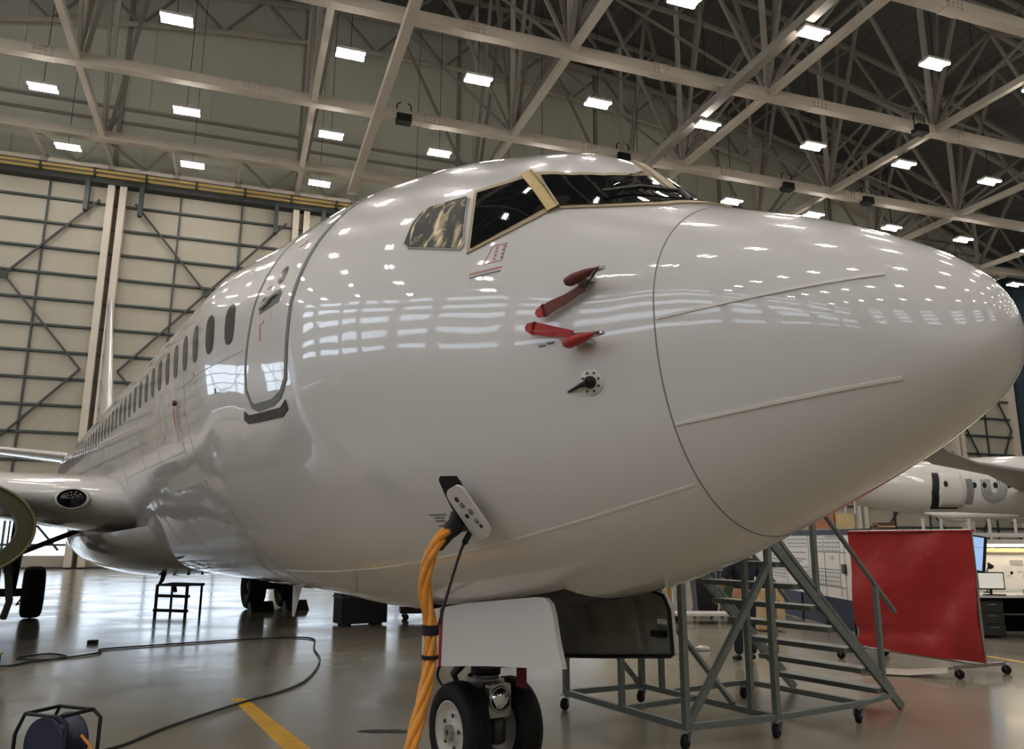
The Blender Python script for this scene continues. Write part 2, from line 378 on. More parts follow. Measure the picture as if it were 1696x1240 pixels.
# roof trusses: bottom chord with splices, verticals, diagonals, lattice top chord
TIES = [-9 + 11.4 * k for k in range(-3, 7)]
BEAMS = [48.3, 40.2, 31.55, 22.9, 14.5, 6.0, -2.5, -11.0, -19.5, -28.0]
ORD = ['nearest the hangar door', 'second from the hangar door', 'third from the hangar door', 'fourth from the hangar door']
for bi, D in enumerate(BEAMS):
    t = empty('roof_truss', M_HANGAR @ Matrix.Translation((0, D, HB)))
    tag(t, ('cream steel roof truss across the hangar, ' + ORD[bi]) if bi < 4 else 'cream steel roof truss across the hangar over or behind the viewer', 'truss', 'roof trusses across the hangar')
    front = bi < 4
    if bi < 4: step = 9.85
    MB().box((L0, -.25, -.27), (L1, .25, .27)).build('bottom_chord', CREAM, t)
    if front:
        for k in range(-2, 7):
            x = -.8 + 9.72 * k + (1.0 if bi == 0 else 0)
            m = MB().box((x - .5, -.27, -.29), (x + .5, .27, .29))
            for a in range(4):
                for b in (-.2, 0, .2): m.box((x - .42 + a * .26, -.34, b - .04), (x - .36 + a * .26, .34, b + .04))
            m.build('splice_plate', CREAM, t)
    tp = [(x, 0, roof(x) - HB - .7) for x in TIES]
    lo = [(x, 0, roof(x) - HB - 3.6) for x in [q + 2.85 for q in [-46 + 5.7 * k for k in range(20)]] if x < L1]
    up = [(x, 0, roof(x) - HB - .6) for x in [-46 + 5.7 * k for k in range(21)] if x < L1]
    m = MB()
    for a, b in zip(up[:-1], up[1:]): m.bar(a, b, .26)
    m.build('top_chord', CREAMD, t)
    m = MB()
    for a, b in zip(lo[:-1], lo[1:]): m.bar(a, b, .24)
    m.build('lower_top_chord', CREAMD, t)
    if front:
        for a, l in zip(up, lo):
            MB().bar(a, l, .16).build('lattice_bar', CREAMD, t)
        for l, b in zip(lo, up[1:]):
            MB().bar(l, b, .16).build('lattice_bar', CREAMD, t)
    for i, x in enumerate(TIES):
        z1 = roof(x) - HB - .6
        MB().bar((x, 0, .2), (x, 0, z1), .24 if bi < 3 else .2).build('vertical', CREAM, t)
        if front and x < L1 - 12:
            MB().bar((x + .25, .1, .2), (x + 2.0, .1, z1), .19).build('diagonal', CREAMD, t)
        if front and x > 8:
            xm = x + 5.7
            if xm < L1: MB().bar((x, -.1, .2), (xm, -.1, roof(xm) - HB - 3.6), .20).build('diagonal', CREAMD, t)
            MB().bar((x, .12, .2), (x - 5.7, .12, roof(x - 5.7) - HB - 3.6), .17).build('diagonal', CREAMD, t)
# ties along the hangar at chord level and oblique web members between trusses
for i, x in enumerate(TIES):
    if not -12 < x < 66: continue
    t = empty('tie_beam', M_HANGAR @ Matrix.Translation((x, 0, HB)))
    ln = ['leftmost', 'second from left', 'third from left', 'fourth from left', 'fifth from left', 'sixth from left', 'seventh from left'][TIES.index(x) - 3 if TIES.index(x) >= 3 else 0]
    tag(t, 'slender cream tie running towards the hangar door under the roof, ' + ln, 'beam', 'ties between the roof trusses')
    MB().box((-.16, BEAMS[5], -.18), (.16, BEAMS[0] + (3.6 if i != 3 else 0), .18)).build('tie', CREAM, t)
    for a in range(4):
        d0, d1 = BEAMS[a], BEAMS[a + 1]; dm = (d0 + d1) / 2; zt = roof(x) - HB - 1.0
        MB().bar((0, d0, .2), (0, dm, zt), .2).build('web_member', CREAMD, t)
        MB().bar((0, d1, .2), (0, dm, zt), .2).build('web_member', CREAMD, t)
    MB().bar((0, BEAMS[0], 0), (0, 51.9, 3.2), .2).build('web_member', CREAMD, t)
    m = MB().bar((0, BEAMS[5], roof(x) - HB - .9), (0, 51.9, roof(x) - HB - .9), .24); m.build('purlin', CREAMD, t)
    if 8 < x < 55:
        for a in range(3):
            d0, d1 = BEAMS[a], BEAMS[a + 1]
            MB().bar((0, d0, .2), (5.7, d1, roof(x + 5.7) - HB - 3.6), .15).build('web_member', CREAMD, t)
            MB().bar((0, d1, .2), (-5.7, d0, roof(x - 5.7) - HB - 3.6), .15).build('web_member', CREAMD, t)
for x, ln in ((5.75, 'cream overhead crane rail running to the door, left of the two'), (22.4, 'brownish overhead crane rail running to the door, right of the two')):
    t = empty('crane_rail', M_HANGAR @ Matrix.Translation((x, 0, HB - .55)))
    tag(t, ln, 'crane rail', 'overhead crane rails')
    MB().box((-.24, BEAMS[6], -.22), (.24, 49.4, .22)).build('rail_beam', CREAM if x < 10 else CREAMD, t)
    MB().box((-.3, 49.4, -.45), (.3, 49.6, .3)).build('end_stop', CREAMD, t)
    for D in BEAMS[:6]: MB().box((-.1, D - .1, .2), (.1, D + .1, .55)).build('hanger', CREAMD, t)
# wall-end lattice girder of the roof, just before the gable
t = empty('gable_girder', M_HANGAR @ Matrix.Translation((0, 52.2, 0)))
tag(t, 'zigzag cream lattice girder close to the grey gable cladding, below the roof deck', 'girder')
up = [(4.69 + 5.2 * k, 0, roof(4.69 + 5.2 * k) - .75) for k in range(-9, 12)]
lo = [(2.1 + 5.2 * k, 0, roof(2.1 + 5.2 * k) - 3.6) for k in range(-8, 12)]
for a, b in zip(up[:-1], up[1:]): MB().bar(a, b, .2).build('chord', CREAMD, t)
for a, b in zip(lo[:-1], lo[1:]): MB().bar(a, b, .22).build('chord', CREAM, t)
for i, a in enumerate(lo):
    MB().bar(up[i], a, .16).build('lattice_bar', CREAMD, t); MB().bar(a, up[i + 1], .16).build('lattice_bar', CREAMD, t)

# high bay lights
hl_house = MB().box((-.66, -.32, .02), (.66, .32, .16)).mesh('high_bay_light', HOUSE)
hl_tube = MB().box((-.64, -.065, -.04), (.64, .065, .02)).mesh('tube', TUBE)
def rod_mesh(L): return MB().bar((0, 0, .16), (0, 0, L), .03).mesh('rod', DARKMETAL)
LX = [-38, -31.3, -24.6, -17.9, -10.75, -4.0, 3.55, 9.8, 16.3, 22.9, 29.9, 36.55, 43.4, 50.2, 57, 63.5]
hl_rods = [rod_mesh(.78 if x == 36.55 else roof(x) - 24.0 - .35) for x in LX]
ROWS = [48.3, 41.8, 33.8, 25.3, 17.5, 9.6, 1.7, -6.2, -14.1, -22]
RN = ['row nearest the hangar door', 'second row from the hangar door', 'third row from the hangar door', 'fourth row from the hangar door']
NTH = ['first', 'second', 'third', 'fourth', 'fifth', 'sixth', 'seventh', 'eighth', 'ninth', 'tenth', 'eleventh', 'twelfth']
for ri, D in enumerate(ROWS):
    seen = 0
    for k, x in enumerate(LX):
        o = inst('high_bay_light', hl_house, mw=M_HANGAR @ Matrix.Translation((x, D, 24.0)))
        vis = ri < 4 and x / D > -.33 and x < 55
        if vis:
            lb = 'twin tube high bay light, %s from left in the %s' % (NTH[seen], RN[ri]); seen += 1
        else: lb = 'twin tube high bay light hung outside the view or over the viewer'
        tag(o, lb, 'light', 'high bay lights under the roof')
        inst('tube', hl_tube, o, (0, -.25, 0)); inst('tube', hl_tube, o, (0, .25, 0))
        inst('rod', hl_rods[k], o)
# black loudspeakers clamped on the truss chords
sp_b = MB().cbox((-.42, -.3, -.75), (.42, .3, -.30), .06); sp_y = MB()
sp_y.tube([(-.4, 0, -.5), (-.4, 0, .35), (-.2, 0, .5)], .035, 6); sp_y.tube([(.4, 0, -.5), (.4, 0, .35), (.2, 0, .5)], .035, 6)
for nme, x, D in (('left of the cockpit roof', 7.3, 40.2), ('above the cockpit roof', 20.9, 40.2), ('beside a splice, right of the cockpit', 35.3, 31.5), ('over the middle of the nose', 33.0, 40.2), ('over the front of the nose', 39.6, 40.2)):
    o = tag(sp_b.build('loudspeaker', BLACK, mw=M_HANGAR @ Matrix.Translation((x, D - .2, HB + .25))), 'black box loudspeaker clamped to a truss chord, ' + nme, 'loudspeaker', 'loudspeakers on the trusses')
    sp_y.build('yoke', BLACK, o)

# ================================================================ THE AIRLINER
SN = np.array([0, .12, .4, .8, 1.25, 1.75, 2.25, 2.8, 3.5, 4.3, 5.3, 6.6, 9., 26., 39.])
PROF = [np.array(a, float) for a in [[2.5767, 2.844, 3.0686, 3.2975, 3.5067, 3.7757, 4.2382, 4.4628, 4.6824, 4.8135, 4.8579, 4.814, 4.814, 4.814, 5.0], [2.5767, 2.331, 2.1371, 1.9453, 1.7598, 1.5718, 1.4321, 1.3332, 1.2445, 1.1794, 1.1417, 1.1709, 1.1709, 1.1709, 4.2], [0.0, 0.2487, 0.4408, 0.612, 0.7712, 0.9711, 1.1538, 1.3443, 1.538, 1.6694, 1.7358, 1.86, 1.86, 1.86, 0.25], [2.5767, 2.5142, 2.6291, 2.7458, 2.844, 2.8518, 2.894, 2.9862, 3.1422, 3.36, 3.589, 3.8304, 3.8304, 3.8304, 4.6], [2.0266, 2.0869, 2.1473, 2.2018, 2.2303, 2.1924, 2.1225, 2.0548, 2.0229, 2.0124, 2.0001, 1.9926, 2.0, 2.0, 2.0], [1.994, 2.033, 2.0743, 2.1131, 2.137, 2.1136, 2.0774, 2.0478, 2.0331, 2.0346, 2.0495, 2.0675, 2.0, 2.0, 2.0]]]
UN = np.sqrt(SN)
def pchip(x, y):
    h = np.diff(x); d = np.diff(y) / h; m = np.zeros_like(y)
    for i in range(1, len(x) - 1):
        if d[i - 1] * d[i] > 0:
            a = 2 * h[i] + h[i - 1]; b = h[i] + 2 * h[i - 1]; m[i] = (a + b) / (a / d[i - 1] + b / d[i])
    m[0] = d[0]; m[-1] = d[-1]
    def f(t):
        t = np.clip(t, x[0], x[-1]); k = np.clip(np.searchsorted(x, t) - 1, 0, len(x) - 2); H = h[k]; u = (t - x[k]) / H
        return (2 * u ** 3 - 3 * u ** 2 + 1) * y[k] + (u ** 3 - 2 * u ** 2 + u) * H * m[k] + (-2 * u ** 3 + 3 * u ** 2) * y[k + 1] + (u ** 3 - u ** 2) * H * m[k + 1]
    return f
PF = [pchip(UN, a) for a in PROF]
def par(s): u = np.sqrt(np.clip(s, 0, 39)); return [g(u) for g in PF]
def FF(P):
    x, y, z = P[..., 0], P[..., 1], P[..., 2]; zt, zb, w_, zc, nu, nl = par(x); w_ = np.maximum(w_, 1e-3)
    hg = np.maximum(np.where(z > zc, zt - zc, zc - zb), 1e-3); n = np.where(z > zc, nu, nl)
    r = (np.abs(y / w_) ** n + np.abs((z - zc) / hg) ** n) ** (1 / n)
    return (r - 1) * np.minimum(w_, hg)
def grad(P):
    g = np.zeros_like(P)
    for i in range(3):
        d = np.zeros(3); d[i] = .004; g[..., i] = (FF(P + d) - FF(P - d)) / .008
    return g
def onskin(P, off=0.0):
    P = np.array(P, float)
    for _ in range(8):
        g = grad(P); P = P - g * (FF(P) / np.maximum((g * g).sum(-1), 1e-6))[..., None]
    g = grad(P); N = g / np.linalg.norm(g, axis=-1, keepdims=True)
    return P + N * off, N
def ysurf(s, z):
    zt, zb, w_, zc, nu, nl = [float(v) for v in par(np.array(float(s)))]
    h, n = (zt - zc, nu) if z > zc else (zc - zb, nl)
    return w_ * max(0.0, 1 - min(1, abs((z - zc) / h)) ** n) ** (1 / n)
def SZ(pts): return [(s, ysurf(s, z), z) for s, z in pts]
def mirror(mb):
    m = MB(); m.v = [(a, -b, c) for a, b, c in mb.v]; m.f = [tuple(reversed(f)) for f in mb.f]; m.sm = list(mb.sm); return m
def skin_patch(poly, off, rings=5, skirt=.012, sub=6):
    """a plate lying on the fuselage skin, bounded by a star shaped outline"""
    P = [np.array(p, float) for p in poly]; E = []
    for a, b in zip(P, P[1:] + P[:1]):
        for k in range(sub): E.append(a + (b - a) * k / sub)
    E = np.array(E); c = E.mean(0); n = len(E); rows = [c + (E - c) * t for t in [q / rings for q in range(1, rings + 1)]]
    A, _ = onskin(np.vstack([c[None]] + rows), off); B, _ = onskin(rows[-1], off - skirt)
    vs = [tuple(p) for p in A] + [tuple(p) for p in B]; m = MB()
    fs = [(0, 1 + k, 1 + (k + 1) % n) for k in range(n)]
    for r in range(rings - 1):
        o = 1 + r * n; fs += [(o + k, o + n + k, o + n + (k + 1) % n, o + (k + 1) % n) for k in range(n)]
    m.add(vs, fs, True)
    o = 1 + (rings - 1) * n; q = 1 + rings * n
    m.add(vs, [(o + k, q + k, q + (k + 1) % n, o + (k + 1) % n) for k in range(n)])
    return m
def skin_band(poly, width, off, closed=True, sub=5, skirt=.01):
    """a strip of given width following a line on the skin"""
    P = [np.array(p, float) for p in poly]; E = []
    segs = list(zip(P, P[1:] + P[:1])) if closed else list(zip(P[:-1], P[1:]))
    for a, b in segs:
        for k in range(sub): E.append(a + (b - a) * k / sub)
    if not closed: E.append(P[-1])
    E = np.array(E); S, N = onskin(E); n = len(S)
    T = np.roll(S, -1, 0) - np.roll(S, 1, 0)
    if not closed: T[0] = S[1] - S[0]; T[-1] = S[-1] - S[-2]
    T /= np.maximum(np.linalg.norm(T, axis=1, keepdims=True), 1e-9); B = np.cross(N, T)
    wd = width if np.isscalar(width) else np.interp(np.arange(n), np.linspace(0, n, len(width)), width)[:, None]
    a, _ = onskin(S + B * wd / 2, off); b, _ = onskin(S - B * wd / 2, off); a2, _ = onskin(S + B * wd / 2, off - skirt); b2, _ = onskin(S - B * wd / 2, off - skirt)
    vs = list(map(tuple, np.vstack([a, b, a2, b2]))); m = MB(); fs = []
    for k in range(n if closed else n - 1):
        j = (k + 1) % n; fs += [(k, j, n + j, n + k), (2 * n + k, 2 * n + j, j, k), (n + k, n + j, 3 * n + j, 3 * n + k)]
    return m.add(vs, fs, False)

AIR = empty('airliner', M_AIR)
tag(AIR, 'large white twin engine airliner with closed door and covered probes, nose towards the viewer', 'airliner')
# -- body
NT = 112
def body(ss):
    m = MB(); rows = []
    for s in ss:
        zt, zb, w_, zc, nu, nl = [float(v) for v in par(np.array(float(s)))]
        row = []
        for k in range(NT + 1):
            t = 2 * PI * k / NT; c, q = math.cos(t), math.sin(t); n = nu if q >= 0 else nl; h = zt - zc if q >= 0 else zc - zb
            row.append((s, w_ * math.copysign(abs(c) ** (2 / n), c), zc + h * math.copysign(abs(q) ** (2 / n), q)))
        rows.append(row)
    return m.grid(rows)
SEAM = 1.25
body([.00002 + (SEAM) * (k / 44) ** 2 for k in range(45)]).build('radome', PAINT, AIR)
body([SEAM + (9 - SEAM) * k / 90 for k in range(91)] + [9 + .75 * k for k in range(1, 40)] + [39]).build('fuselage', PAINT, AIR)
rc = []
for k in range(73):
    zt, zb, w_, zc, nu, nl = [float(v) for v in par(np.array(SEAM))]; t = 2 * PI * k / 72
    rc.append((SEAM, w_ * math.cos(t), (zc + (zt - zc) * math.sin(t)) if math.sin(t) > 0 else zc + (zc - zb) * math.sin(t)))
skin_band(rc[:-1], .007, .0015, True, 3).build('radome_seam', SEAMDARK, AIR)
def ringline(s0, s1, a0, a1, wdt, off=.0015, m_=SEAMMID, nme='skin_seam'):
    pts = []
    for k in range(25):
        t = math.radians(a0 + (a1 - a0) * k / 24); s = s0 + (s1 - s0) * k / 24; zt, zb, w_, zc, nu, nl = [float(v) for v in par(np.array(s))]
        pts.append((s, w_ * math.cos(t), zc + (zt - zc if math.sin(t) > 0 else zc - zb) * math.sin(t)))
    mb = skin_band(pts, wdt, off, False, 3); mb.build(nme, m_, AIR); mirror(mb).build(nme, m_, AIR)
ringline(6.64, 6.5, -42, -88, .008, m_=SEAMDARK); ringline(9.15, 9.15, -20, -80, .008)
for s in (7.2, 10.4, 12.3, 14.5, 17): ringline(s, s, 55, -55, .006)
for z0, z1, s0, s1 in ((3.30, 3.30, 5.25, 7.4), (3.12, 3.12, 7.4, 24), (2.66, 2.66, 7.6, 22), (2.30, 2.30, 8.4, 14)):
    mb = skin_band(SZ([(s0 + (s1 - s0) * k / 12, z0) for k in range(13)]), .008, .0015, False, 3); mb.build('skin_seam', SEAMMID, AIR); mirror(mb).build('skin_seam', SEAMMID, AIR)
# pale lap line low on the nose
mb = skin_band(SZ([(1.274, 2.0), (1.67, 1.901), (2.203, 1.783), (3.08, 1.637), (4.411, 1.509), (5.5, 1.455), (6.55, 1.43)]), .012, .003, False, 6)
mb.build('lap_line', SEAMLIGHT, AIR); mirror(mb).build('lap_line', SEAMLIGHT, AIR)
# lightning diverter strips on the radome
for a, b in (((1.236, 2.779), (.324, 2.815)), ((1.236, 2.276), (.301, 2.379))):
    mb = skin_band(SZ([(a[0] + (b[0] - a[0]) * k / 14, a[1] + (b[1] - a[1]) * k / 14) for k in range(15)]), .013, .008, False, 2, .014)
    mb.build('diverter_strip', SEAMLIGHT, AIR); mirror(mb).build('diverter_strip', SEAMLIGHT, AIR)

# -- cockpit windows
p1f = [(2.27, .765, 3.957), (2.092, .646, 3.908), (1.989, .469, 3.909), (1.967, .216, 3.964), (2.06, .05, 4.07), (1.80, .05, 3.86), (1.42, .05, 3.61), (1.36, .276, 3.53), (1.453, .459, 3.512), (1.612, .582, 3.533), (1.786, .701, 3.56), (1.957, .832, 3.583), (2.023, .823, 3.665), (2.094, .812, 3.752), (2.176, .796, 3.847)]
p1g = [(2.199, .763, 3.9), (2.05, .642, 3.869), (1.959, .48, 3.873), (1.932, .259, 3.918), (1.97, .10, 3.975), (1.75, .10, 3.80), (1.51, .10, 3.65), (1.449, .251, 3.58), (1.51, .451, 3.547), (1.65, .574, 3.562), (1.805, .692, 3.584), (1.959, .818, 3.604), (2.011, .808, 3.672), (2.067, .797, 3.743), (2.128, .783, 3.818)]
p2f = [(2.621, .985, 3.91), (2.527, .936, 3.916), (2.44, .885, 3.925), (2.36, .831, 3.938), (2.29, .772, 3.955), (2.182, .802, 3.845), (2.099, .816, 3.752), (2.027, .825, 3.667), (1.959, .831, 3.586), (2.041, .929, 3.523), (2.147, 1.012, 3.472), (2.274, 1.083, 3.43), (2.414, 1.152, 3.39), (2.438, 1.126, 3.501), (2.476, 1.093, 3.622), (2.532, 1.048, 3.755)]
p2g = [(2.572, .991, 3.872), (2.487, .949, 3.875), (2.407, .905, 3.88), (2.333, .86, 3.888), (2.266, .811, 3.899), (2.186, .834, 3.812), (2.122, .847, 3.736), (2.065, .857, 3.665), (2.012, .865, 3.597), (2.083, .945, 3.542), (2.173, 1.014, 3.496), (2.278, 1.076, 3.456), (2.392, 1.135, 3.419), (2.416, 1.111, 3.518), (2.451, 1.081, 3.624), (2.5, 1.043, 3.74)]
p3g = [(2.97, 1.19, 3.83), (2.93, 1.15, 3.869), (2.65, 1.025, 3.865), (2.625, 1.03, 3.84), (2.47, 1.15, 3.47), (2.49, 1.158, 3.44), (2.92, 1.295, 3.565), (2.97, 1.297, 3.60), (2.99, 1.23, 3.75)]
def grow(poly, k):
    c = np.mean(np.array(poly), 0); return [tuple(c + (np.array(p) - c) * k) for p in poly]
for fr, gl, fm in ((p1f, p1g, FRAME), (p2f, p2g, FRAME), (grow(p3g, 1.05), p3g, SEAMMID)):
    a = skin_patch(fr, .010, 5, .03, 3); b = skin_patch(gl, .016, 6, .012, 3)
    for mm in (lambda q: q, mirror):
        o = mm(a).build('window_frame', fm, AIR); mm(b).build('cockpit_window', GOLDREFL if gl is p3g else GLASS, o)
for mm in (lambda q: q, mirror):   # gilded post between the front and the side pane
    o = mm(skin_band([(2.325, .80, 3.965), (2.15, .825, 3.78), (1.965, .845, 3.57)], .062, .024, False, 6, .03)).build('window_post', GOLD, AIR)
    mm(skin_band([(2.29, .775, 3.96), (2.10, .80, 3.77), (1.94, .82, 3.58)], .012, .034, False, 6, .02)).build('retainer_strip', FRAME, o)
skin_band([(2.16, 0, 4.18), (1.75, 0, 3.80), (1.36, 0, 3.57)], .09, .02, False, 8, .03).build('window_post', FRAME, AIR)
wp, _ = onskin([(1.60, .22, 3.66), (1.72, .40, 3.72), (1.80, .62, 3.66)], .045)
MB().tube(wp, .012, 6).build('wiper', DARKMETAL, AIR); MB().tube([wp[0], wp[0] + np.array((-.10, .02, -.10))], .018, 6).build('wiper_arm', DARKMETAL, AIR)
mirror(MB().tube(wp, .012, 6)).build('wiper', DARKMETAL, AIR)

# -- cabin windows
for n in range(0, 45):
    s = 5.60 + .508 * n; z = 3.60 + .05 * min(n, 6) / 6
    if n in (): continue
    oval = [(s + .118 * math.copysign(abs(math.cos(t)) ** .75, math.cos(t)), z + .185 * math.copysign(abs(math.sin(t)) ** .75, math.sin(t))) for t in [2 * PI * k / 14 for k in range(14)]]
    a = skin_patch(SZ(oval), .004, 3, .008, 1); a.build('cabin_window', WINGLASS, AIR); mirror(a).build('cabin_window', WINGLASS, AIR)

# -- galley door, its outline, sill plate, handle and pane
fw = [(4.40, 2.80), (4.27, 2.90), (4.235, 3.05), (4.205, 3.26), (4.185, 3.47), (4.15, 3.69), (4.13, 3.92), (4.11, 4.20), (4.13, 4.36), (4.22, 4.45)]
af = [(4.70, 4.46), (4.82, 4.39), (4.87, 4.22), (4.89, 4.10), (4.905, 3.92), (4.955, 3.74), (5.04, 3.52), (5.12, 3.32), (5.185, 3.12), (5.205, 2.95), (5.10, 2.81), (4.95, 2.765), (4.60, 2.765)]
outline = SZ(fw + af)
for mm in (lambda q: q, mirror):
    dr = mm(skin_patch(outline, .003, 10, .01, 4)).build('cabin_door', SKIN, AIR)
    wds = [.035] * 4 + [.042] * 6 + [.04] * 8 + [.05] * 5
    mm(skin_band(outline, .05, .005, True, 6)).build('door_outline', GREYLINE, dr)
    mm(skin_band(SZ([(5.02, 2.785), (4.6, 2.765), (4.40, 2.80)]), .06, .0055, False, 6)).build('door_outline', GREYLINE, dr)
    e = [(4.50 + .07 * math.cos(t), 3.768 + .075 * math.sin(t)) for t in [2 * PI * k / 14 for k in range(14)]]
    mm(skin_patch(SZ(e), .006, 3, .008, 1)).build('door_pane', WINGLASS, dr)
    mm(skin_patch(SZ([(4.87, 3.60), (4.80, 3.645), (4.45, 3.635), (4.40, 3.60), (4.43, 3.52), (4.84, 3.515)]), .006, 3, .008)).build('handle_recess', GREYLINE, dr)
    hp, _ = onskin(SZ([(4.80, 3.555), (4.66, 3.57), (4.60, 3.60), (4.46, 3.605)]), .022)
    hb = MB().tube(hp, .017, 8); mm(hb).build('door_handle', PLATE, dr)
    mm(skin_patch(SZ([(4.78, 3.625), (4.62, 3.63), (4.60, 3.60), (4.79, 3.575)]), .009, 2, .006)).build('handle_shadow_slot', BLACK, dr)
    mm(skin_band(SZ([(5.335, 2.755), (5.24, 2.712), (4.9, 2.693), (4.43, 2.672), (4.30, 2.715)]), .075, .008, False, 6)).build('sill_plate', SILL, AIR)
    # red stencils
    for s, z, ww, hh in ((4.80, 3.36, .035, .14), (4.74, 3.43, .05, .02), (4.44, 4.02, .10, .018), (4.40, 4.04, .03, .04), (4.72, 3.72, .10, .012)):
        mm(skin_patch(SZ([(s - ww / 2, z - hh / 2), (s + ww / 2, z - hh / 2), (s + ww / 2, z + hh / 2), (s - ww / 2, z + hh / 2)]), .0055, 2, .004, 2)).build('red_stencil', REDTEXT, dr)
# stencils: rescue panel under the side window, text by the power socket, arrow by the door
def stencil(s, z, ww, hh, m_, nme='stencil', off=.0022, slope=0.0):
    mb = skin_patch(SZ([(s - ww / 2, z - hh / 2 - slope), (s + ww / 2, z - hh / 2 + slope), (s + ww / 2, z + hh / 2 + slope), (s - ww / 2, z + hh / 2 - slope)]), off, 1, .003, 3)
    mb.build(nme, m_, AIR)
for s, z, ww, hh in ((2.25, 3.245, .22, .012), (2.25, 3.222, .21, .009)): stencil(s, z, ww, hh, REDTEXT if hh > .01 else DARKTEXT)
mb = skin_band(SZ([(2.27, 3.29), (2.15, 3.29), (2.15, 3.40), (2.24, 3.40)]), .006, .0022, True, 4, .003); mb.build('stencil', REDTEXT, AIR)
for k in range(4): stencil(2.205, 3.31 + .024 * k, .016, .014, REDTEXT); stencil(2.16, 3.31 + .024 * k, .010, .012, DARKTEXT)
for k, (ww, dx) in enumerate(((.15, 0), (.09, .0), (.08, .01), (.06, .02))): stencil(2.915 + dx, 1.885 - .018 * k - (.012 if k == 3 else 0), ww, .008, DARKTEXT)
for s, z in ((1.85, 2.735), (1.80, 2.742)): stencil(s, z, .04, .012, DARKTEXT)
for s, z in ((6.0, 3.06), (7.3, 3.02), (6.7, 3.32), (7.1, 2.3), (8.6, 2.9)): stencil(s, z, .03, .05, SEAMDARK, 'drain_port')

# -- pitot probes, angle of attack vane
for z, s0 in ((3.038, 1.60), (2.708, 1.60)):
    for sd in (1, -1):
        y = ysurf(s0, z)
        m = MB().prism([(0, 0), (.14, 0), (.02, .10), (-.03, .10)], -.014, .014)
        m.v = [(s0 - .05 + a, (y - .01 + b) * sd, z + c) for a, b, c in m.v]
        pr = m.build('probe_mast', STEEL, AIR)
        MB().tube([(s0 + .02, (y + .10) * sd, z), (s0 - .22, (y + .07) * sd, z)], [.016, .010], 8).build('probe_tube', STEEL, pr)
av, an = onskin(np.array([(1.596, .885, 2.512)])); av, an = av[0], an[0]
for sd in (1, -1):
    nn = (an[0], an[1] * sd, an[2]); cc = (av[0], av[1] * sd, av[2])
    o = MB().lathe([(.001, .008), (.064, .008), (.067, .003), (.067, -.01)], cc, nn, 36, False).build('vane_plate', PLATE, AIR)
    MB().lathe([(.001, .040), (.022, .038), (.031, .028), (.031, .0)], cc, nn, 24, False).build('vane_hub', BLACK, o)
    e = Vector(cc) + Vector(nn) * .04
    MB().tube([e, e + Vector((.05, .008 * sd, -.01)), e + Vector((.15, .01 * sd, -.028))], [.018, .012, .005], 8).build('vane', BLACK, o)
    n3 = Vector(nn); tx = n3.cross(Vector((0, 0, 1))).normalized(); ty = n3.cross(tx)
    m = MB()
    for k in range(8):
        p = Vector(cc) + n3 * .008 + (tx * math.cos(k * PI / 4 + .3) + ty * math.sin(k * PI / 4 + .3)) * .049
        m.lathe([(.001, .004), (.006, .004), (.006, -.004)], p, nn, 10, False)
    m.build('screw_ring', DARKMETAL, o)

# -- ground power socket and its opened cover
skin_patch(SZ([(2.73, 1.82), (2.76, 1.92), (2.755, 2.085), (2.73, 2.105), (2.60, 2.10), (2.585, 2.06), (2.62, 1.83)]), .003, 4, .006).build('power_recess', BLACK, AIR)
pc = [np.array(q) for q in ((2.565, 1.140, 2.018), (2.432, 1.120, 2.055), (2.492, .962, 1.762), (2.630, .962, 1.724))]
o_ = (pc[0] + pc[1] + pc[2] + pc[3]) / 4; ux = ((pc[1] - pc[0]) + (pc[2] - pc[3])) / 2; uy = ((pc[0] - pc[3]) + (pc[1] - pc[2])) / 2
lw, lh = np.linalg.norm(ux), np.linalg.norm(uy); ux, uy = ux / lw, uy / lh; uy = uy - ux * (uy @ ux); uy /= np.linalg.norm(uy); un = np.cross(uy, ux)
if un[1] < 0: un = -un
def plate_pt(a, b, c=0): return tuple(o_ + ux * a + uy * b + un * c)
rr = roundrect(lw * 1.18, lh * 1.0, .055, 5)
m = MB(); nr = len(rr)
m.add([plate_pt(a, b, .008) for a, b in rr] + [plate_pt(a, b, -.008) for a, b in rr], [tuple(range(nr)), tuple(range(2 * nr - 1, nr - 1, -1))] + [(k, nr + k, nr + (k + 1) % nr, (k + 1) % nr) for k in range(nr)])
cov = m.build('power_cover', PLATE, AIR)
for a, b, r in ((-.018, .098, .017), (-.004, .055, .020), (.026, .0, .020), (-.022, -.012, .016), (.026, -.062, .019), (.034, -.10, .013)):
    MB().lathe([(.001, .012), (r * .8, .012), (r, .009), (r, .004)], plate_pt(a, b), tuple(un), 16, False).build('latch', DARKMETAL if r < .018 else GREYLINE, cov)
mb = MB().bar(plate_pt(-lw * .45, -.02, -.01), tuple(onskin(np.array([plate_pt(-lw * .3, -.02, -.12)]))[0][0]), .02); mb.build('hinge_arm', DARKMETAL, cov)
# red streamer hung in the static port further aft
# -- blade antennas and drain mast under the belly
def blade(s0, z0, c0, c1, h, y=0.0, sweep=.18):
    m = MB(); t = .03
    m.add([(s0, y, z0), (s0 + c0 * .4, y + t, z0), (s0 + c0, y, z0), (s0 + c0 * .4, y - t, z0), (s0 + sweep, y, z0 - h), (s0 + sweep + c1 * .4, y + t * .5, z0 - h), (s0 + sweep + c1, y, z0 - h), (s0 + sweep + c1 * .4, y - t * .5, z0 - h)],
          [(0, 1, 5, 4), (1, 2, 6, 5), (2, 3, 7, 6), (3, 0, 4, 7), (4, 5, 6, 7), (3, 2, 1, 0)]); return m
blade(8.50, 1.20, .40, .10, .42, 0, .26).build('blade_antenna', PLATE, AIR)
m = MB().tube([(13.9, .6, 1.32), (14.35, .62, 1.18), (14.55, .62, 1.0), (14.95, .62, .86)], [.05, .05, .04, .02], 8); m.build('drain_mast', DARKMETAL, AIR)

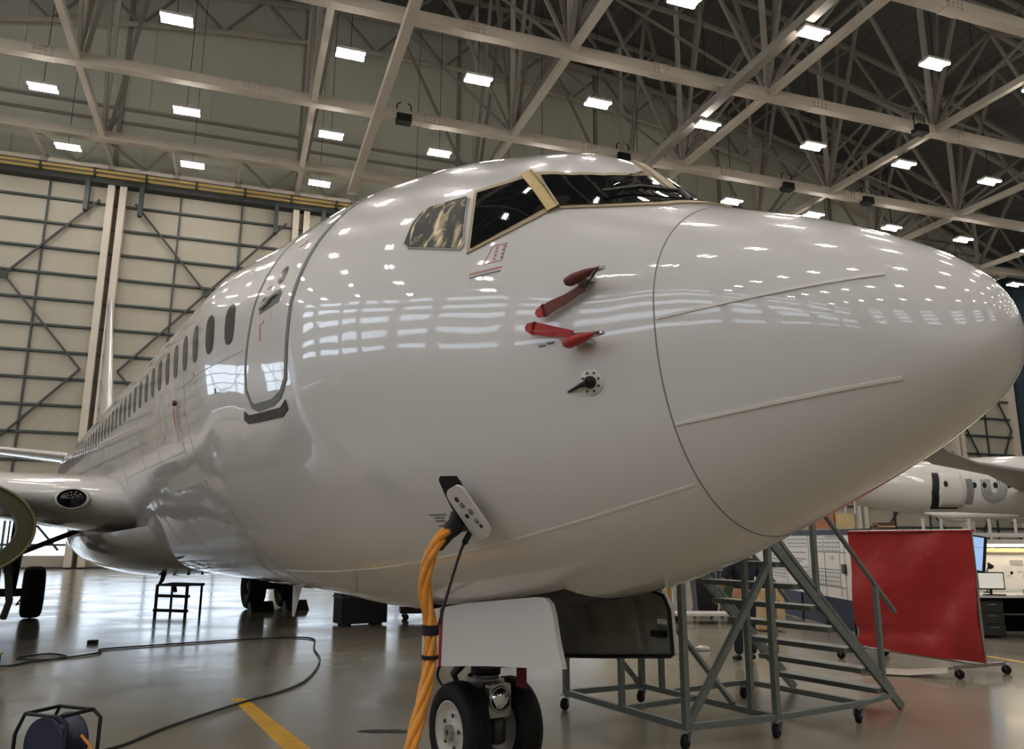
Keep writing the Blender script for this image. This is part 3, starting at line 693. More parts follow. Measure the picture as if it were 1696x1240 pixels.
# -- wing to body fairing
m = MB(); rows = []
for i in range(41):
    u = -1 + 2 * i / 40; s = 17.9 + 6.6 * u; k = max(0.0, 1 - abs(u) ** 2.6) ** .5; row = []
    for j in range(41):
        t = PI * (-.08 - .84 * j / 40); row.append((s, 1.98 * (.25 + .75 * k) * math.copysign(abs(math.cos(t)) ** .75, math.cos(t)), 2.15 + (1.17 * k + .0) * math.copysign(abs(math.sin(t)) ** .8, math.sin(t))))
    rows.append(row)
m.grid(rows).build('belly_fairing', PAINT, AIR)

# -- lifting surfaces
def wing(stations, m_, name, parent, vertical=False, n=24):
    """stations: (span, leading edge s, height, chord, thickness ratio)"""
    m = MB(); rows = []
    for y, s, z, c, tk in stations:
        row = []
        for k in range(2 * n + 1):
            t = k / n * PI; x = .5 * (1 + math.cos(t)); th = 5 * tk * (.2969 * math.sqrt(x) - .126 * x - .3516 * x * x + .2843 * x ** 3 - .1036 * x ** 4)
            q = th if k <= n else -th
            row.append((s + x * c, q * c, z + 0) if vertical else (s + x * c, y, z + q * c - (0 if vertical else .0)))
        rows.append(row)
    m.grid(rows); m.add(rows[-1], [tuple(range(2 * n + 1))]); return m
wst = [(1.2, 12.6, 2.33, 8.6, .125), (1.9, 13.0, 2.36, 8.1, .125), (3.2, 13.75, 2.48, 7.1, .12), (5.8, 15.1, 2.72, 5.4, .115), (11, 17.9, 3.25, 3.4, .11), (17.0, 21.3, 3.9, 1.6, .10)]
for sd in (1, -1):
    wg = wing([(y * sd, *r) for y, *r in wst], PAINT, 'wing', AIR).build('wing', PAINT, AIR)
    # landing light behind its lens in the leading edge
    m = MB(); m.lathe([(.001, .03), (.12, .0), (.17, -.06)], (13.10, 2.33 * sd, 2.36), (-.95, .25 * sd, .05), 24, False); m.v = [(a + .18 * (b * sd - 2.33), 2.33 * sd + (b - 2.33 * sd) * 1.3, 2.36 + (c - 2.36) * .9) for a, b, c in m.v]
    lens = m.build('landing_light', GLASS, wg)
    m = MB().lathe([(.165, .0), (.185, -.01), (.20, -.05), (.165, -.06), (.165, 0)], (13.10, 2.33 * sd, 2.36), (-.95, .25 * sd, .05), 24, False); m.v = [(a + .18 * (b * sd - 2.33), 2.33 * sd + (b - 2.33 * sd) * 1.3, 2.36 + (c - 2.36) * .9) for a, b, c in m.v]
    m.build('lens_ring', PLATE, lens)
    wing([(.3 * sd, 33.6, 4.85, 4.6, .10), (1.2 * sd, 34.3, 4.95, 4.1, .10), (7.1 * sd, 38.1, 5.62, 1.5, .09)], PAINT, 'tailplane', AIR).build('tailplane', PAINT, AIR)
    for yy, s0, l in ((4.9, 18.6, 3.0), (7.6, 19.0, 2.6), (10.2, 19.6, 2.2)):
        MB().lathe([(.02, 0), (.16, .25 * l), (.20, .5 * l), (.14, .8 * l), (.01, l)], (s0, yy * sd, 2.15 + .09 * (yy - 4)), (1, 0, -.06), 12, False).build('flap_fairing', PAINT, wg)
wing([(0, 30.4, 4.7, 7.6, .09), (0, 32.6, 6.0, 5.6, .09), (0, 37.5, 12.5, 2.0, .08)], PAINT, 'fin', AIR, True).build('fin', PAINT, AIR)

# -- engines, starboard one with its inner fan cowl swung open
for sd in (1, -1):
    yc, zc = 4.83 * sd, 1.55
    en = MB().lathe([(.80, 11.55), (.93, 11.8), (1.02, 12.4), (1.04, 13.2), (.98, 14.2), (.86, 15.2), (.80, 15.4)], (0, yc, zc), (1, 0, 0), 40, False).build('engine_nacelle', PAINT, AIR)
    MB().lathe([(.76, 12.1), (.77, 11.6), (.80, 11.48), (.84, 11.47), (.89, 11.6), (.94, 11.82)], (0, yc, zc), (1, 0, 0), 40, False).build('intake_lip', NAC, en)
    MB().lathe([(.77, 12.05), (.2, 12.1), (.001, 11.75)], (0, yc, zc), (1, 0, 0), 30, False).build('fan', DARKMETAL, en)
    MB().lathe([(.55, 15.0), (.48, 16.0), (.34, 16.8)], (0, yc, zc), (1, 0, 0), 30, False).build('exhaust', STEEL, en)
    MB().box((12.8, yc - .18, 2.3), (17.5, yc + .18, 2.62)).build('pylon', PAINT, en)
    if sd > 0:
        m = MB(); R1, R2, R3 = [], [], []
        for k in range(31):
            t = math.radians(112 - 190 * k / 30); R1.append((3.75 - .95 * math.cos(t), 1.86 + .69 * math.sin(t)))
            R2.append((3.75 - .72 * math.cos(t), 1.86 + .50 * math.sin(t)))
        m.grid([[(12.6, y, z) for y, z in R1], [(14.0, y, z) for y, z in R1]]); m.grid([[(12.6, y, z) for y, z in R2], [(12.6, y, z) for y, z in R1]], False)
        m.grid([[(12.6, y, z) for y, z in R2], [(14.0, y, z) for y, z in R2]]); m.grid([[(14.0, y, z) for y, z in R2], [(14.0, y, z) for y, z in R1]], False)
        cw = m.build('open_cowl', TARNISH, en, fix=False)
        MB().tube([(12.58, y, z) for y, z in R1], .022, 6).build('cowl_edge', mat('cowl_edge', (.20, .17, .09), .4, metal=.5), cw)
        MB().tube([(12.9, 3.1, 1.45), (13.0, 3.0, .8), (13.1, 3.05, .55)], .05, 6).build('support_rod', DARKMETAL, cw)

# -- main landing gear
def wheel_mesh(R, W, rimr):
    t = MB().lathe([(rimr, -W * .40), (rimr + .03, -W * .46), (R * .80, -W * .5), (R * .93, -W * .44), (R * .985, -W * .30), (R, 0), (R * .985, W * .30), (R * .93, W * .44), (R * .80, W * .5), (rimr + .03, W * .46), (rimr, W * .40)], (0, 0, 0), (0, 1, 0), 44, False)
    for q in (-.16, -.055, .055, .16): t.lathe([(R * .999, W * q - .004), (R * 1.006, W * q), (R * .999, W * q + .004)], (0, 0, 0), (0, 1, 0), 44, False)
    return t
def rim_mesh(rimr, W):
    r = MB().lathe([(rimr, -W * .42), (rimr + .012, -W * .44), (rimr - .01, -W * .40), (rimr * .86, -W * .30), (rimr * .72, -W * .22), (rimr * .40, -W * .22), (rimr * .34, -W * .34), (.03, -W * .36), (.001, -W * .36)], (0, 0, 0), (0, 1, 0), 36, False)
    r.lathe([(rimr, W * .42), (rimr + .012, W * .44), (rimr - .01, W * .40), (rimr * .86, W * .30), (rimr * .72, W * .22), (rimr * .40, W * .22), (rimr * .34, W * .34), (.03, W * .36), (.001, W * .36)], (0, 0, 0), (0, 1, 0), 36, False)
    r.lathe([(rimr, -W * .42), (rimr, W * .42)], (0, 0, 0), (0, 1, 0), 36, False)
    return r
mt, mr_ = wheel_mesh(.56, .42, .27).mesh('main_wheel', RUBBER), rim_mesh(.27, .42).mesh('rim', DARKMETAL)
for sd in (1, -1):
    st = MB().tube([(19.65, 2.86 * sd, .56), (19.55, 2.86 * sd, 1.2), (19.4, 2.80 * sd, 2.5)], [.10, .14, .17], 12)
    st.tube([(19.65, 2.3 * sd, .56), (19.65, 3.4 * sd, .56)], .09, 10); st.tube([(19.9, 2.86 * sd, .75), (20.3, 2.86 * sd, 1.1), (19.75, 2.86 * sd, 1.5)], .05, 8); st.tube([(19.5, 2.8 * sd, 1.4), (19.4, 1.5 * sd, 2.0)], .06, 8)
    st = st.build('main_gear_leg', DARKMETAL, AIR)
    for y in (2.43, 3.29):
        o = inst('main_wheel', mt, st, (19.65, y * sd, .56)); inst('rim', mr_, o)
    MB().box((19.2, 3.02 * sd, 1.0), (20.1, 3.06 * sd, 2.2)).build('gear_door', PAINT, st)
    for y, z in ((2.62, .34), (3.08, .30)): MB().tube([(19.45, y * sd, .5), (19.40, y * sd, z), (19.55, (y + .1) * sd, z - .04), (19.6, y * sd, .45)], .018, 6).build('brake_hose', BLACK, st)

# -- nose gear
NS = 4.059
ng = MB(); ng.lathe([(.075, .66), (.10, .70), (.10, .80), (.085, .82), (.085, 1.35)], (NS, 0, 0), (0, 0, 1), 20, False)
ng.tube([(NS, -.33, .34), (NS, .33, .34)], .055, 12); ng.lathe([(.062, .30), (.062, .68)], (NS, 0, 0), (0, 0, 1), 16, False)
ng.box((NS - .11, -.10, .60), (NS + .12, .10, .70)); ng.tube([(NS + .15, .0, .78), (NS + .75, .08, 1.25)], .04, 8); ng.tube([(NS + .12, .06, .70), (NS + .30, .06, .50), (NS + .10, .06, .36)], .03, 8)
ng = ng.build('nose_gear_leg', STEEL, AIR)
MB().lathe([(.088, .72), (.115, .73), (.115, .79), (.088, .80)], (NS, 0, 0), (0, 0, 1), 20, False).build('collar', BLACK, ng)
MB().box((NS - .35, -.22, .82), (NS + .45, .22, .87)).build('steering_plate', DARKMETAL, ng)
MB().tube(smooth_path([(NS + .05, .14, .84), (NS + .30, .20, .80), (NS + .38, .22, .68), (NS + .26, .20, .60), (NS + .10, .14, .62)]), .011, 6).build('brake_hose', BLACK, ng)
MB().tube([(NS + .12, .1, .84), (NS + .26, .14, .70), (NS + .22, .12, .62)], [.05, .03, .02], 8).build('drag_link', DARKMETAL, ng)
nt_, nr_ = wheel_mesh(.345, .205, .205).mesh('nose_wheel', RUBBER), rim_mesh(.205, .205).mesh('rim', RIMW)
for y in (.225, -.225):
    o = inst('nose_wheel', nt_, ng, (NS, y, .345)); r = inst('rim', nr_, o)
    sg = 1 if y > 0 else -1
hub = MB()
for k in range(5):
    a = k * 2 * PI / 5 + .5; hub.lathe([(.016, 0), (.016, .008)], (NS + .115 * math.cos(a), .292, .345 + .115 * math.sin(a)), (0, 1, 0), 10)
hub.lathe([(.034, 0), (.03, .03), (.012, .035)], (NS, .298, .345), (0, 1, 0), 14); hub.build('hub_bolts', DARKMETAL, ng)
# taxi light in front of the leg
tl = MB().prism(roundrect(.19, .235, .02, 3), -.03, .03)
tl.v = [(NS - .18 - c, a, .565 + b) for a, b, c in tl.v]; tl = tl.build('taxi_light', STEEL, ng)
MB().lathe([(.082, .034), (.078, .05), (.06, .066), (.03, .076), (.001, .079)], (NS - .18, 0, .575), (-1, 0, 0), 24, False).build('reflector', CHROME, tl)
MB().lathe([(.075, .036), (.09, .042), (.096, .032), (.09, .028)], (NS - .18, 0, .575), (-1, 0, 0), 24, False).build('light_ring', STEEL, tl)
MB().lathe([(.05, .0), (.07, .02), (.07, .16), (.05, .18)], (NS - .16, 0, .26), (0, 0, 1), 14).build('tow_lug', DARKMETAL, ng)
# nose gear doors: outer skin of the starboard door, liner of the port door
def bay_door(yh, out, pts, m_out, m_in, name):
    n = len(pts); m = MB()
    lean = lambda z: out * (1.30 - z) * .12
    A = [(s, yh + lean(z) + out * .016, z) for s, z in pts]; B = [(s, yh + lean(z) - out * .016, z) for s, z in pts]
    o = MB().add(A + B, [(k, (k + 1) % n, n + (k + 1) % n, n + k) for k in range(n)] + [tuple(range(n))]).build(name, m_out, AIR)
    MB().add([(s, y - out * .002, z) for s, y, z in B], [tuple(range(n))]).build('door_liner', m_in, o)
    return o, A, B
rp = [(4.02, 1.232), (3.6, 1.295), (3.1, 1.35), (2.72, 1.392), (2.62, 1.390), (2.56, 1.362), (2.52, 1.30), (2.46, 1.16), (2.38, 1.015), (3.2, .93), (4.02, .826), (4.14, .90), (4.18, 1.07), (4.14, 1.19)]
rd, A, B = bay_door(.45, 1, rp, PLATE, DOORIN, 'nose_gear_door')
MB().bar((3.90, .45 + .034, 1.242), (3.83, .45 + .080, .85), .020, .012, (0, 1, 0)).build('red_stripe', RED, rd)
MB().tube([(4.16, .42, 1.25), (4.20, .36, 1.10), (4.12, .36, .98)], .05, 8).build('door_rod', BLACK, rd)
lp = [(4.0, 1.26), (3.2, 1.36), (2.60, 1.41), (2.50, 1.385), (2.462, 1.30), (2.478, 1.02), (2.50, 1.005), (3.2, .92), (4.0, .83)]
ld, A, B = bay_door(-.45, -1, lp, PLATE, DOORIN, 'nose_gear_door')
rim = [(s, -.45 + .03 + (1.30 - z) * -.12, z) for s, z in lp]
MB().tube(rim, .013, 6, True).build('rubber_seal', BLACK, ld)
for s in (3.35, 2.78): MB().bar((s, -.41, 1.32), (s - .04, -.44, 1.02), .05, .03).build('stiffener', DOORIN, ld)
MB().bar((2.52, -.42, 1.14), (2.62, -.42, 1.14), .05, .04).build('latch', BLACK, ld)
MB().box((2.51, -.445, 1.20), (2.60, -.44, 1.30)).build('placard', PAPERW, ld)
# wheel bay opening
skin_patch([(2.50, .40, 1.40), (2.50, -.40, 1.40), (3.2, -.40, 1.30), (4.0, -.40, 1.22), (4.45, -.38, 1.18), (4.45, .38, 1.18), (4.0, .40, 1.22), (3.2, .40, 1.30)], .004, 6, .01).build('wheel_bay', BLACK, AIR)

# ================================================================ THINGS ON AND AROUND THE AIRCRAFT
def air_thing(name, label, cat, group=None): return tag(empty(name, M_AIR), label, cat, group)
# probe covers with their flags
for nme, z, (a, b), flat in (('upper', 3.038, ((1.585, 2.985), (1.815, 2.905)), 0), ('lower', 2.708, ((1.645, 2.757), (1.875, 2.825)), 1)):
    y = ysurf(1.6, z)
    t = air_thing('probe_cover', '%s red probe sleeve on the nose, its flag %s' % (nme, 'dark and drooping' if not flat else 'level with pale lettering'), 'probe cover', 'probe covers on the nose')
    m = MB().tube([(1.6 + .07, y + .075, z - .004), (1.6 + .05, y + .08, z), (1.6 - .02, y + .085, z + .002), (1.6 - .10, y + .085, z + .004), (1.6 - .165, y + .078, z + .006), (1.6 - .19, y + .075, z + .008)], [.018, .030, .032, .024, .013, .010], 10)
    m.v = [(p, y + .08 + (q - y - .08) * 1.2, z + (r - z) * .85) for p, q, r in m.v]
    m.build('sleeve', RED if flat else REDDARK, t)
    c0, n0 = onskin(np.array(SZ([a, b])), .045)
    MB().tube([(1.6 - .2, y + .09, z), tuple(c0[0])], .006, 6).build('lanyard', DARKMETAL, t)
    ln = [tuple(c0[0] + (c0[1] - c0[0]) * k / 6) for k in range(7)]
    d = (c0[1] - c0[0]) / np.linalg.norm(c0[1] - c0[0]); nn = n0[0]; bb = np.cross(nn, d)
    m = MB(); A = []
    for k in range(9):
        p = c0[0] + (c0[1] - c0[0]) * k / 8; ww = .019 + .002 * k; wv = .004 * math.sin(k * 1.3)
        A.append([tuple(p + bb * ww + nn * wv), tuple(p - bb * ww + nn * (wv + .004))])
    m.grid(A); m.grid([[tuple(np.array(q) - nn * .005) for q in r] for r in A])
    fl = m.build('flag', RED if flat else REDDARK, t, fix=False)
    e = c0[1]; hw = .036
    P = [e + bb * .03, e + bb * hw + d * -.012, e + bb * .02 + d * .035, e + d * .045, e - bb * .02 + d * .035, e - bb * hw - d * .015, e - bb * .03]
    m = MB(); n = len(P); m.add([tuple(p + nn * .012) for p in P] + [tuple(p - nn * .002) for p in P], [tuple(range(n)), tuple(range(2 * n - 1, n - 1, -1))] + [(k, (k + 1) % n, n + (k + 1) % n, n + k) for k in range(n)])
    m.build('flag_tail', RED, t)
    X = Vector(-d); N = Vector(nn)
    if flat:
        Y = N.cross(X)
        text_part('lettering', 'REMOVE BEFORE FLIGHT', .019, PALETEXT, fl, Matrix(((X.x, Y.x, N.x, 0), (X.y, Y.y, N.y, 0), (X.z, Y.z, N.z, 0), (0, 0, 0, 1))), .0005)
        fl.children[0].matrix_local = Matrix.Translation(Vector((c0[0] + c0[1]) / 2 + nn * .009)) @ fl.children[0].matrix_local
# port cover with long ribbon on the aft side
t = air_thing('port_cover', 'long red ribbon hanging from a port below the cabin windows', 'port cover')
R = []
for k in range(13):
    u = k / 12; z = 3.17 - .58 * u; s = 7.68 + .10 * u; w_ = .02 + .045 * math.sin(min(1, u / .45) * PI) if u < .45 else .018
    y = ysurf(s, z) + .03; R.append([(s - w_ * .8, y, z), (s + w_ * .8, y - .004, z)])
MB().grid(R[:6]).build('flag', mat('flag_orange', (.42, .07, .035), .6), t, fix=False); MB().grid(R[5:]).build('ribbon', mat('ribbon_red', (.42, .10, .06), .6), t, fix=False)
MB().lathe([(.001, .02), (.03, .015), (.03, -.02)], (7.67, ysurf(7.67, 3.18) + .02, 3.18), (0, 1, 0), 12, False).build('plug', REDDARK, t)

# ground power cable: plug, four twisted strands, ties
t = air_thing('ground_power_cable', 'thick twisted orange yellow power cable with black plug in the belly socket', 'cable')
CL = smooth_path([(2.562, 1.176, 1.774), (2.504, 1.28, 1.688), (2.491, 1.327, 1.571), (2.487, 1.333, 1.445), (2.463, 1.312, 1.306), (2.429, 1.322, 1.173), (2.40, 1.35, 1.044), (2.346, 1.408, .913), (2.309, 1.468, .772), (2.273, 1.519, .636), (2.26, 1.58, .485), (2.24, 1.65, .30), (2.20, 1.75, .12), (2.08, 1.9, .045), (1.8, 2.3, .045), (1.5, 3.2, .045)], 7)
CL = np.array(CL); L = np.concatenate([[0], np.cumsum(np.linalg.norm(np.diff(CL, axis=0), axis=1))])
for q in range(4):
    pts = []; x = Vector((1, 0, 0))
    for i, p in enumerate(CL):
        tt = Vector(CL[min(i + 1, len(CL) - 1)] - CL[max(i - 1, 0)]).normalized(); x = (x - tt * x.dot(tt)).normalized(); yy = tt.cross(x); a = L[i] * 9.5 + q * PI / 2
        pts.append(Vector(p) + (x * math.cos(a) + yy * math.sin(a)) * .0195)
    MB().tube(pts, .0185, 8).build('strand', ORANGE, t)
MB().tube([(2.70, .955, 1.86), (2.70, 1.02, 1.845), (2.67, 1.045, 1.825), (2.615, 1.11, 1.795), (2.605, 1.12, 1.79), (2.525, 1.24, 1.705)], [.072, .070, .052, .052, .042, .036], 12).build('plug', BLACK, t)
def near(z): return min(range(len(CL)), key=lambda i: abs(CL[i][2] - z))
for z, h in ((1.262, .05), (1.13, .018)):
    i = near(z); MB().tube([CL[i] + np.array((0, 0, h / 2)), CL[i] - np.array((0, 0, h / 2))], .047, 12).build('tie_wrap', BLACK, t)
t = tag(MB().tube(smooth_path([(2.60, 1.0, 1.76), (2.55, 1.08, 1.68), (2.48, 1.20, 1.45), (2.445, 1.268, 1.29)]), .009, 6).build('retaining_strap', BLACK, mw=M_AIR), 'thin black strap from the power socket down to the orange cable', 'strap')
MB().tube([(2.605, .995, 1.775), (2.575, 1.045, 1.72)], .018, 8).build('strap_clip', BLACK, t)
t = air_thing('warning_flag', 'dark red flag hanging behind the nose gear, under the white gear door', 'flag')
MB().box((3.50, -.005, .70), (3.62, .005, .93)).build('ribbon', mat('deep_red', (.16, .012, .018), .6), t)

# ---------------------------------------------------------------- castors
def caster(parent, p, r=.055, yaw=0.0, name='caster'):
    x, y, z = p; c, s_ = math.cos(yaw), math.sin(yaw); zt = z
    o = MB().box((x - .05, y - .05, zt - .012), (x + .05, y + .05, zt)).tube([(x, y, zt), (x, y, zt - .03)], .022, 8)
    for q in (-.03, .03): o.bar((x + c * .0 - s_ * q, y + s_ * 0 + c * q, zt - .02), (x + c * .03 - s_ * q, y + s_ * .03 + c * q, r), .04, .006)
    o = o.build(name, STEEL, parent)
    MB().lathe([(r * .5, -.02), (r * .94, -.021), (r, -.012), (r, .012), (r * .94, .021), (r * .5, .02), (.001, .02)], (x + c * .03, y + s_ * .03, r), (-s_, c, 0), 20, False).lathe([(.001, -.02), (r * .5, -.02)], (x + c * .03, y + s_ * .03, r), (-s_, c, 0), 20, False).build('wheel', RUBBER, o)

# ---------------------------------------------------------------- access stand with stairs
t = air_thing('access_stand', 'grey green steel access stand with stairs and castors behind the nose gear', 'stand')
cA, cB, cC, cE = (5.65, -1.95), (3.83, -1.88), (3.68, -2.87), (5.55, -2.92)
H = 1.86
for x, y in (cA, cB, cC, cE): MB().box((x - .028, y - .028, .15), (x + .028, y + .028, H)).build('leg', STAND, t)
for x, y in ((4.72, -1.92), (3.98, -2.88), (5.22, -2.91)): MB().box((x - .025, y - .025, .17), (x + .025, y + .025, H)).build('post', STAND, t)
def bar(p, q, w_=.05, nme='rail', h=None): return MB().bar(p, q, w_, h or w_).build(nme, STAND, t)
for p, q in ((cA, cB), (cB, cC), (cC, cE), (cE, cA)):
    bar((*p, .17), (*q, .17), .055); bar((*p, H), (*q, H), .06)
bar((4.72, -1.92, .17), (4.72, -2.9, .17)); bar((cB[0], cB[1] - .03, .20), (cC[0], cC[1], 1.52), .055, 'brace'); bar((5.6, -1.97, 1.15), (5.56, -2.88, .2), .045, 'brace'); bar((cE[0], cE[1], 1.3), (4.2, -2.88, .2), .045, 'brace')
MB().box((3.66, -2.95, H), (5.68, -1.86, H + .04)).build('platform', STAND, t)
for s in (3.75, 5.10):
    MB().bar((s, -4.93, -.0 + .04), (s, -2.87, 1.86), .04, .085).build('stringer', STAND, t)
    MB().bar((s, -4.80, .22), (s, -2.95, 1.92), .03, .035).build('stringer_rail', STAND, t)
    for y in (-3.66, -4.64):
        z0 = .04 + (y + 4.93) * .883; MB().box((s - .024, y - .024, z0), (s + .024, y + .024, 1.28 + (y + 4.64) * .94 )).build('rail_post', STAND, t)
    MB().tube([(s, -4.95, 1.0), (s, -2.87, 2.95), (s, -1.9, 2.95)], .026, 8).build('hand_rail', STAND, t)
for k in range(8):
    z = .235 + .215 * k; y = -4.93 + (z - .04) / .883 + .05
    MB().box((3.77, y - .11, z - .035), (5.08, y + .11, z + .015)).build('tread', STAND, t)
bar((3.68, -2.9, .17), (3.66, -4.1, .17), .05); bar((5.12, -2.92, .17), (5.10, -4.1, .17), .05); bar((3.66, -4.1, .17), (5.10, -4.1, .17), .05)
bar((3.66, -4.1, .17), (3.75, -4.75, .17), .045)
for x, y in (cA, cB, cC, cE, (3.66, -4.06), (5.10, -4.06)): caster(t, (x, y, .155), .06, 1.9)
MB().tube([(3.90, -1.80, 1.55), (3.895, -1.80, .98), (3.92, -1.74, .95), (4.02, -1.70, .96)], .017, 8).build('guard_tube', YELLOWR, t)

# ---------------------------------------------------------------- red vinyl screen on castors
def frame_mw(a, b):   # x along a->b, y to the left of it
    d = Vector((b[0] - a[0], b[1] - a[1], 0)); l = d.length; d.normalize(); return Matrix(((d.x, -d.y, 0, a[0]), (d.y, d.x, 0, a[1]), (0, 0, 1, 0), (0, 0, 0, 1))), l
mw, l = frame_mw((3.42, 9.90), (4.30, 8.0))
t = tag(empty('welding_screen', mw), 'big red vinyl screen on a wheeled frame, between stairs and desks', 'screen')
rows = []
for i in range(41):
    u = i / 40; row = []
    for j in range(37):
        v = j / 36; x = u * l; z = .17 + v * 1.72 - .05 * (1 - v) * math.sin(u * PI) * .3
        w_ = .028 * math.sin(9 * (u + .6 * v)) * (1 - v) + .034 * math.sin(5.5 * (u - 1.4 * v) + 1) * (.3 + .7 * v * (1 - v) * 4) + .022 * math.sin(14 * (v * .55 - u) + 2) * u + .03 * math.exp(-((v - .12 - .10 * u) / .05) ** 2) * (1 - u)
        row.append((x, -.03 + w_, z))
    rows.append(row)
MB().grid(rows).grid([[(a, b + .012, c) for a, b, c in r] for r in rows]).build('vinyl_sheet', CURTAIN, t, fix=False)
fr = MB()
for x in (0.02, l - .02): fr.tube([(x, .02, .14), (x, .02, 1.90)], .02, 8)
fr.tube([(0, .02, 1.90), (l, .02, 1.90)], .02, 8); fr.tube([(0, .02, .14), (l, .02, .14)], .02, 8)
for x in (.1, l - .05): fr.bar((x, -.55, .14), (x, .45, .14), .04)
fr.build('frame', STEEL, t)
for x in (.1, l - .05):
    for y in (-.52, .42): caster(t, (x, y, .14), .06, .6)
MB().box((-.02, -.07, 1.885), (l + .02, .04, 1.905)).build('top_hem', CURTAIN, t)

# ---------------------------------------------------------------- planning boards behind the stairs
t = tag(empty('planning_board', Matrix(((0, 1, 0, 4.67), (-1, 0, 0, 19.3), (0, 0, 1, 0), (0, 0, 0, 1)))), 'long whiteboard with ruled tables in a navy frame behind the stairs', 'whiteboard')
l = 7.3   # x along the board towards the viewer, -y faces left (the stairs)
MB().box((0, -.03, .62), (l, .03, 1.88)).build('board', BOARD, t)
MB().box((0, -.05, 1.88), (l, .05, 1.985)).build('top_frame', NAVYF, t); MB().box((0, -.04, .04), (l, .04, .62)).build('kick_panel', NAVYF, t)
for x in (.9, 2.3, 3.7, 5.1, 6.5): MB().box((x - .02, -.07, .0), (x + .02, -.03, .62)).build('foot', DARKMETAL, t)
def sheet(x0, x1, z0, z1, m_, nme): 
    o = MB().box((0, 0, 0), (x1 - x0, z1 - z0, .006)).build(nme, m_, t); o.matrix_local = Matrix(((1, 0, 0, x0), (0, 0, -1, -.031), (0, 1, 0, z0), (0, 0, 0, 1))); return o
for x0, x1, z0, z1 in ((2.9, 4.2, 1.62, 1.84), (2.9, 4.2, 1.0, 1.22), (4.35, 5.15, 1.55, 1.82), (5.2, 6.0, 1.55, 1.82), (4.35, 5.15, .86, 1.14), (5.2, 5.9, .86, 1.14), (1.0, 2.7, .9, 1.8)): sheet(x0, x1, z0, z1, TABLE, 'ruled_table')
for x, z0, z1 in ((2.78, .62, 1.88), (4.27, .62, 1.88), (5.17, .62, 1.52), (5.95, .66, 1.5), (6.2, .62, 1.88)): sheet(x - .006, x + .006, z0, z1, SEAMDARK, 'ruled_line')
for x0, x1, z in ((2.95, 4.1, 1.50), (2.95, 4.1, 1.36), (2.95, 3.8, 1.30), (4.35, 5.9, 1.18), (4.4, 4.9, 1.85), (5.25, 5.9, 1.85), (4.35, 6.2, .84), (4.35, 6.3, 1.53)): sheet(x0, x1, z - .008, z + .008, SEAMDARK, 'ruled_line')
MB().box((5.52, -.08, 1.42), (5.66, -.03, 1.47)).build('magnet_tray', PAPERW, t); MB().box((6.12, -.08, 1.12), (6.26, -.03, 1.30)).build('holder', DARKMETAL, t)

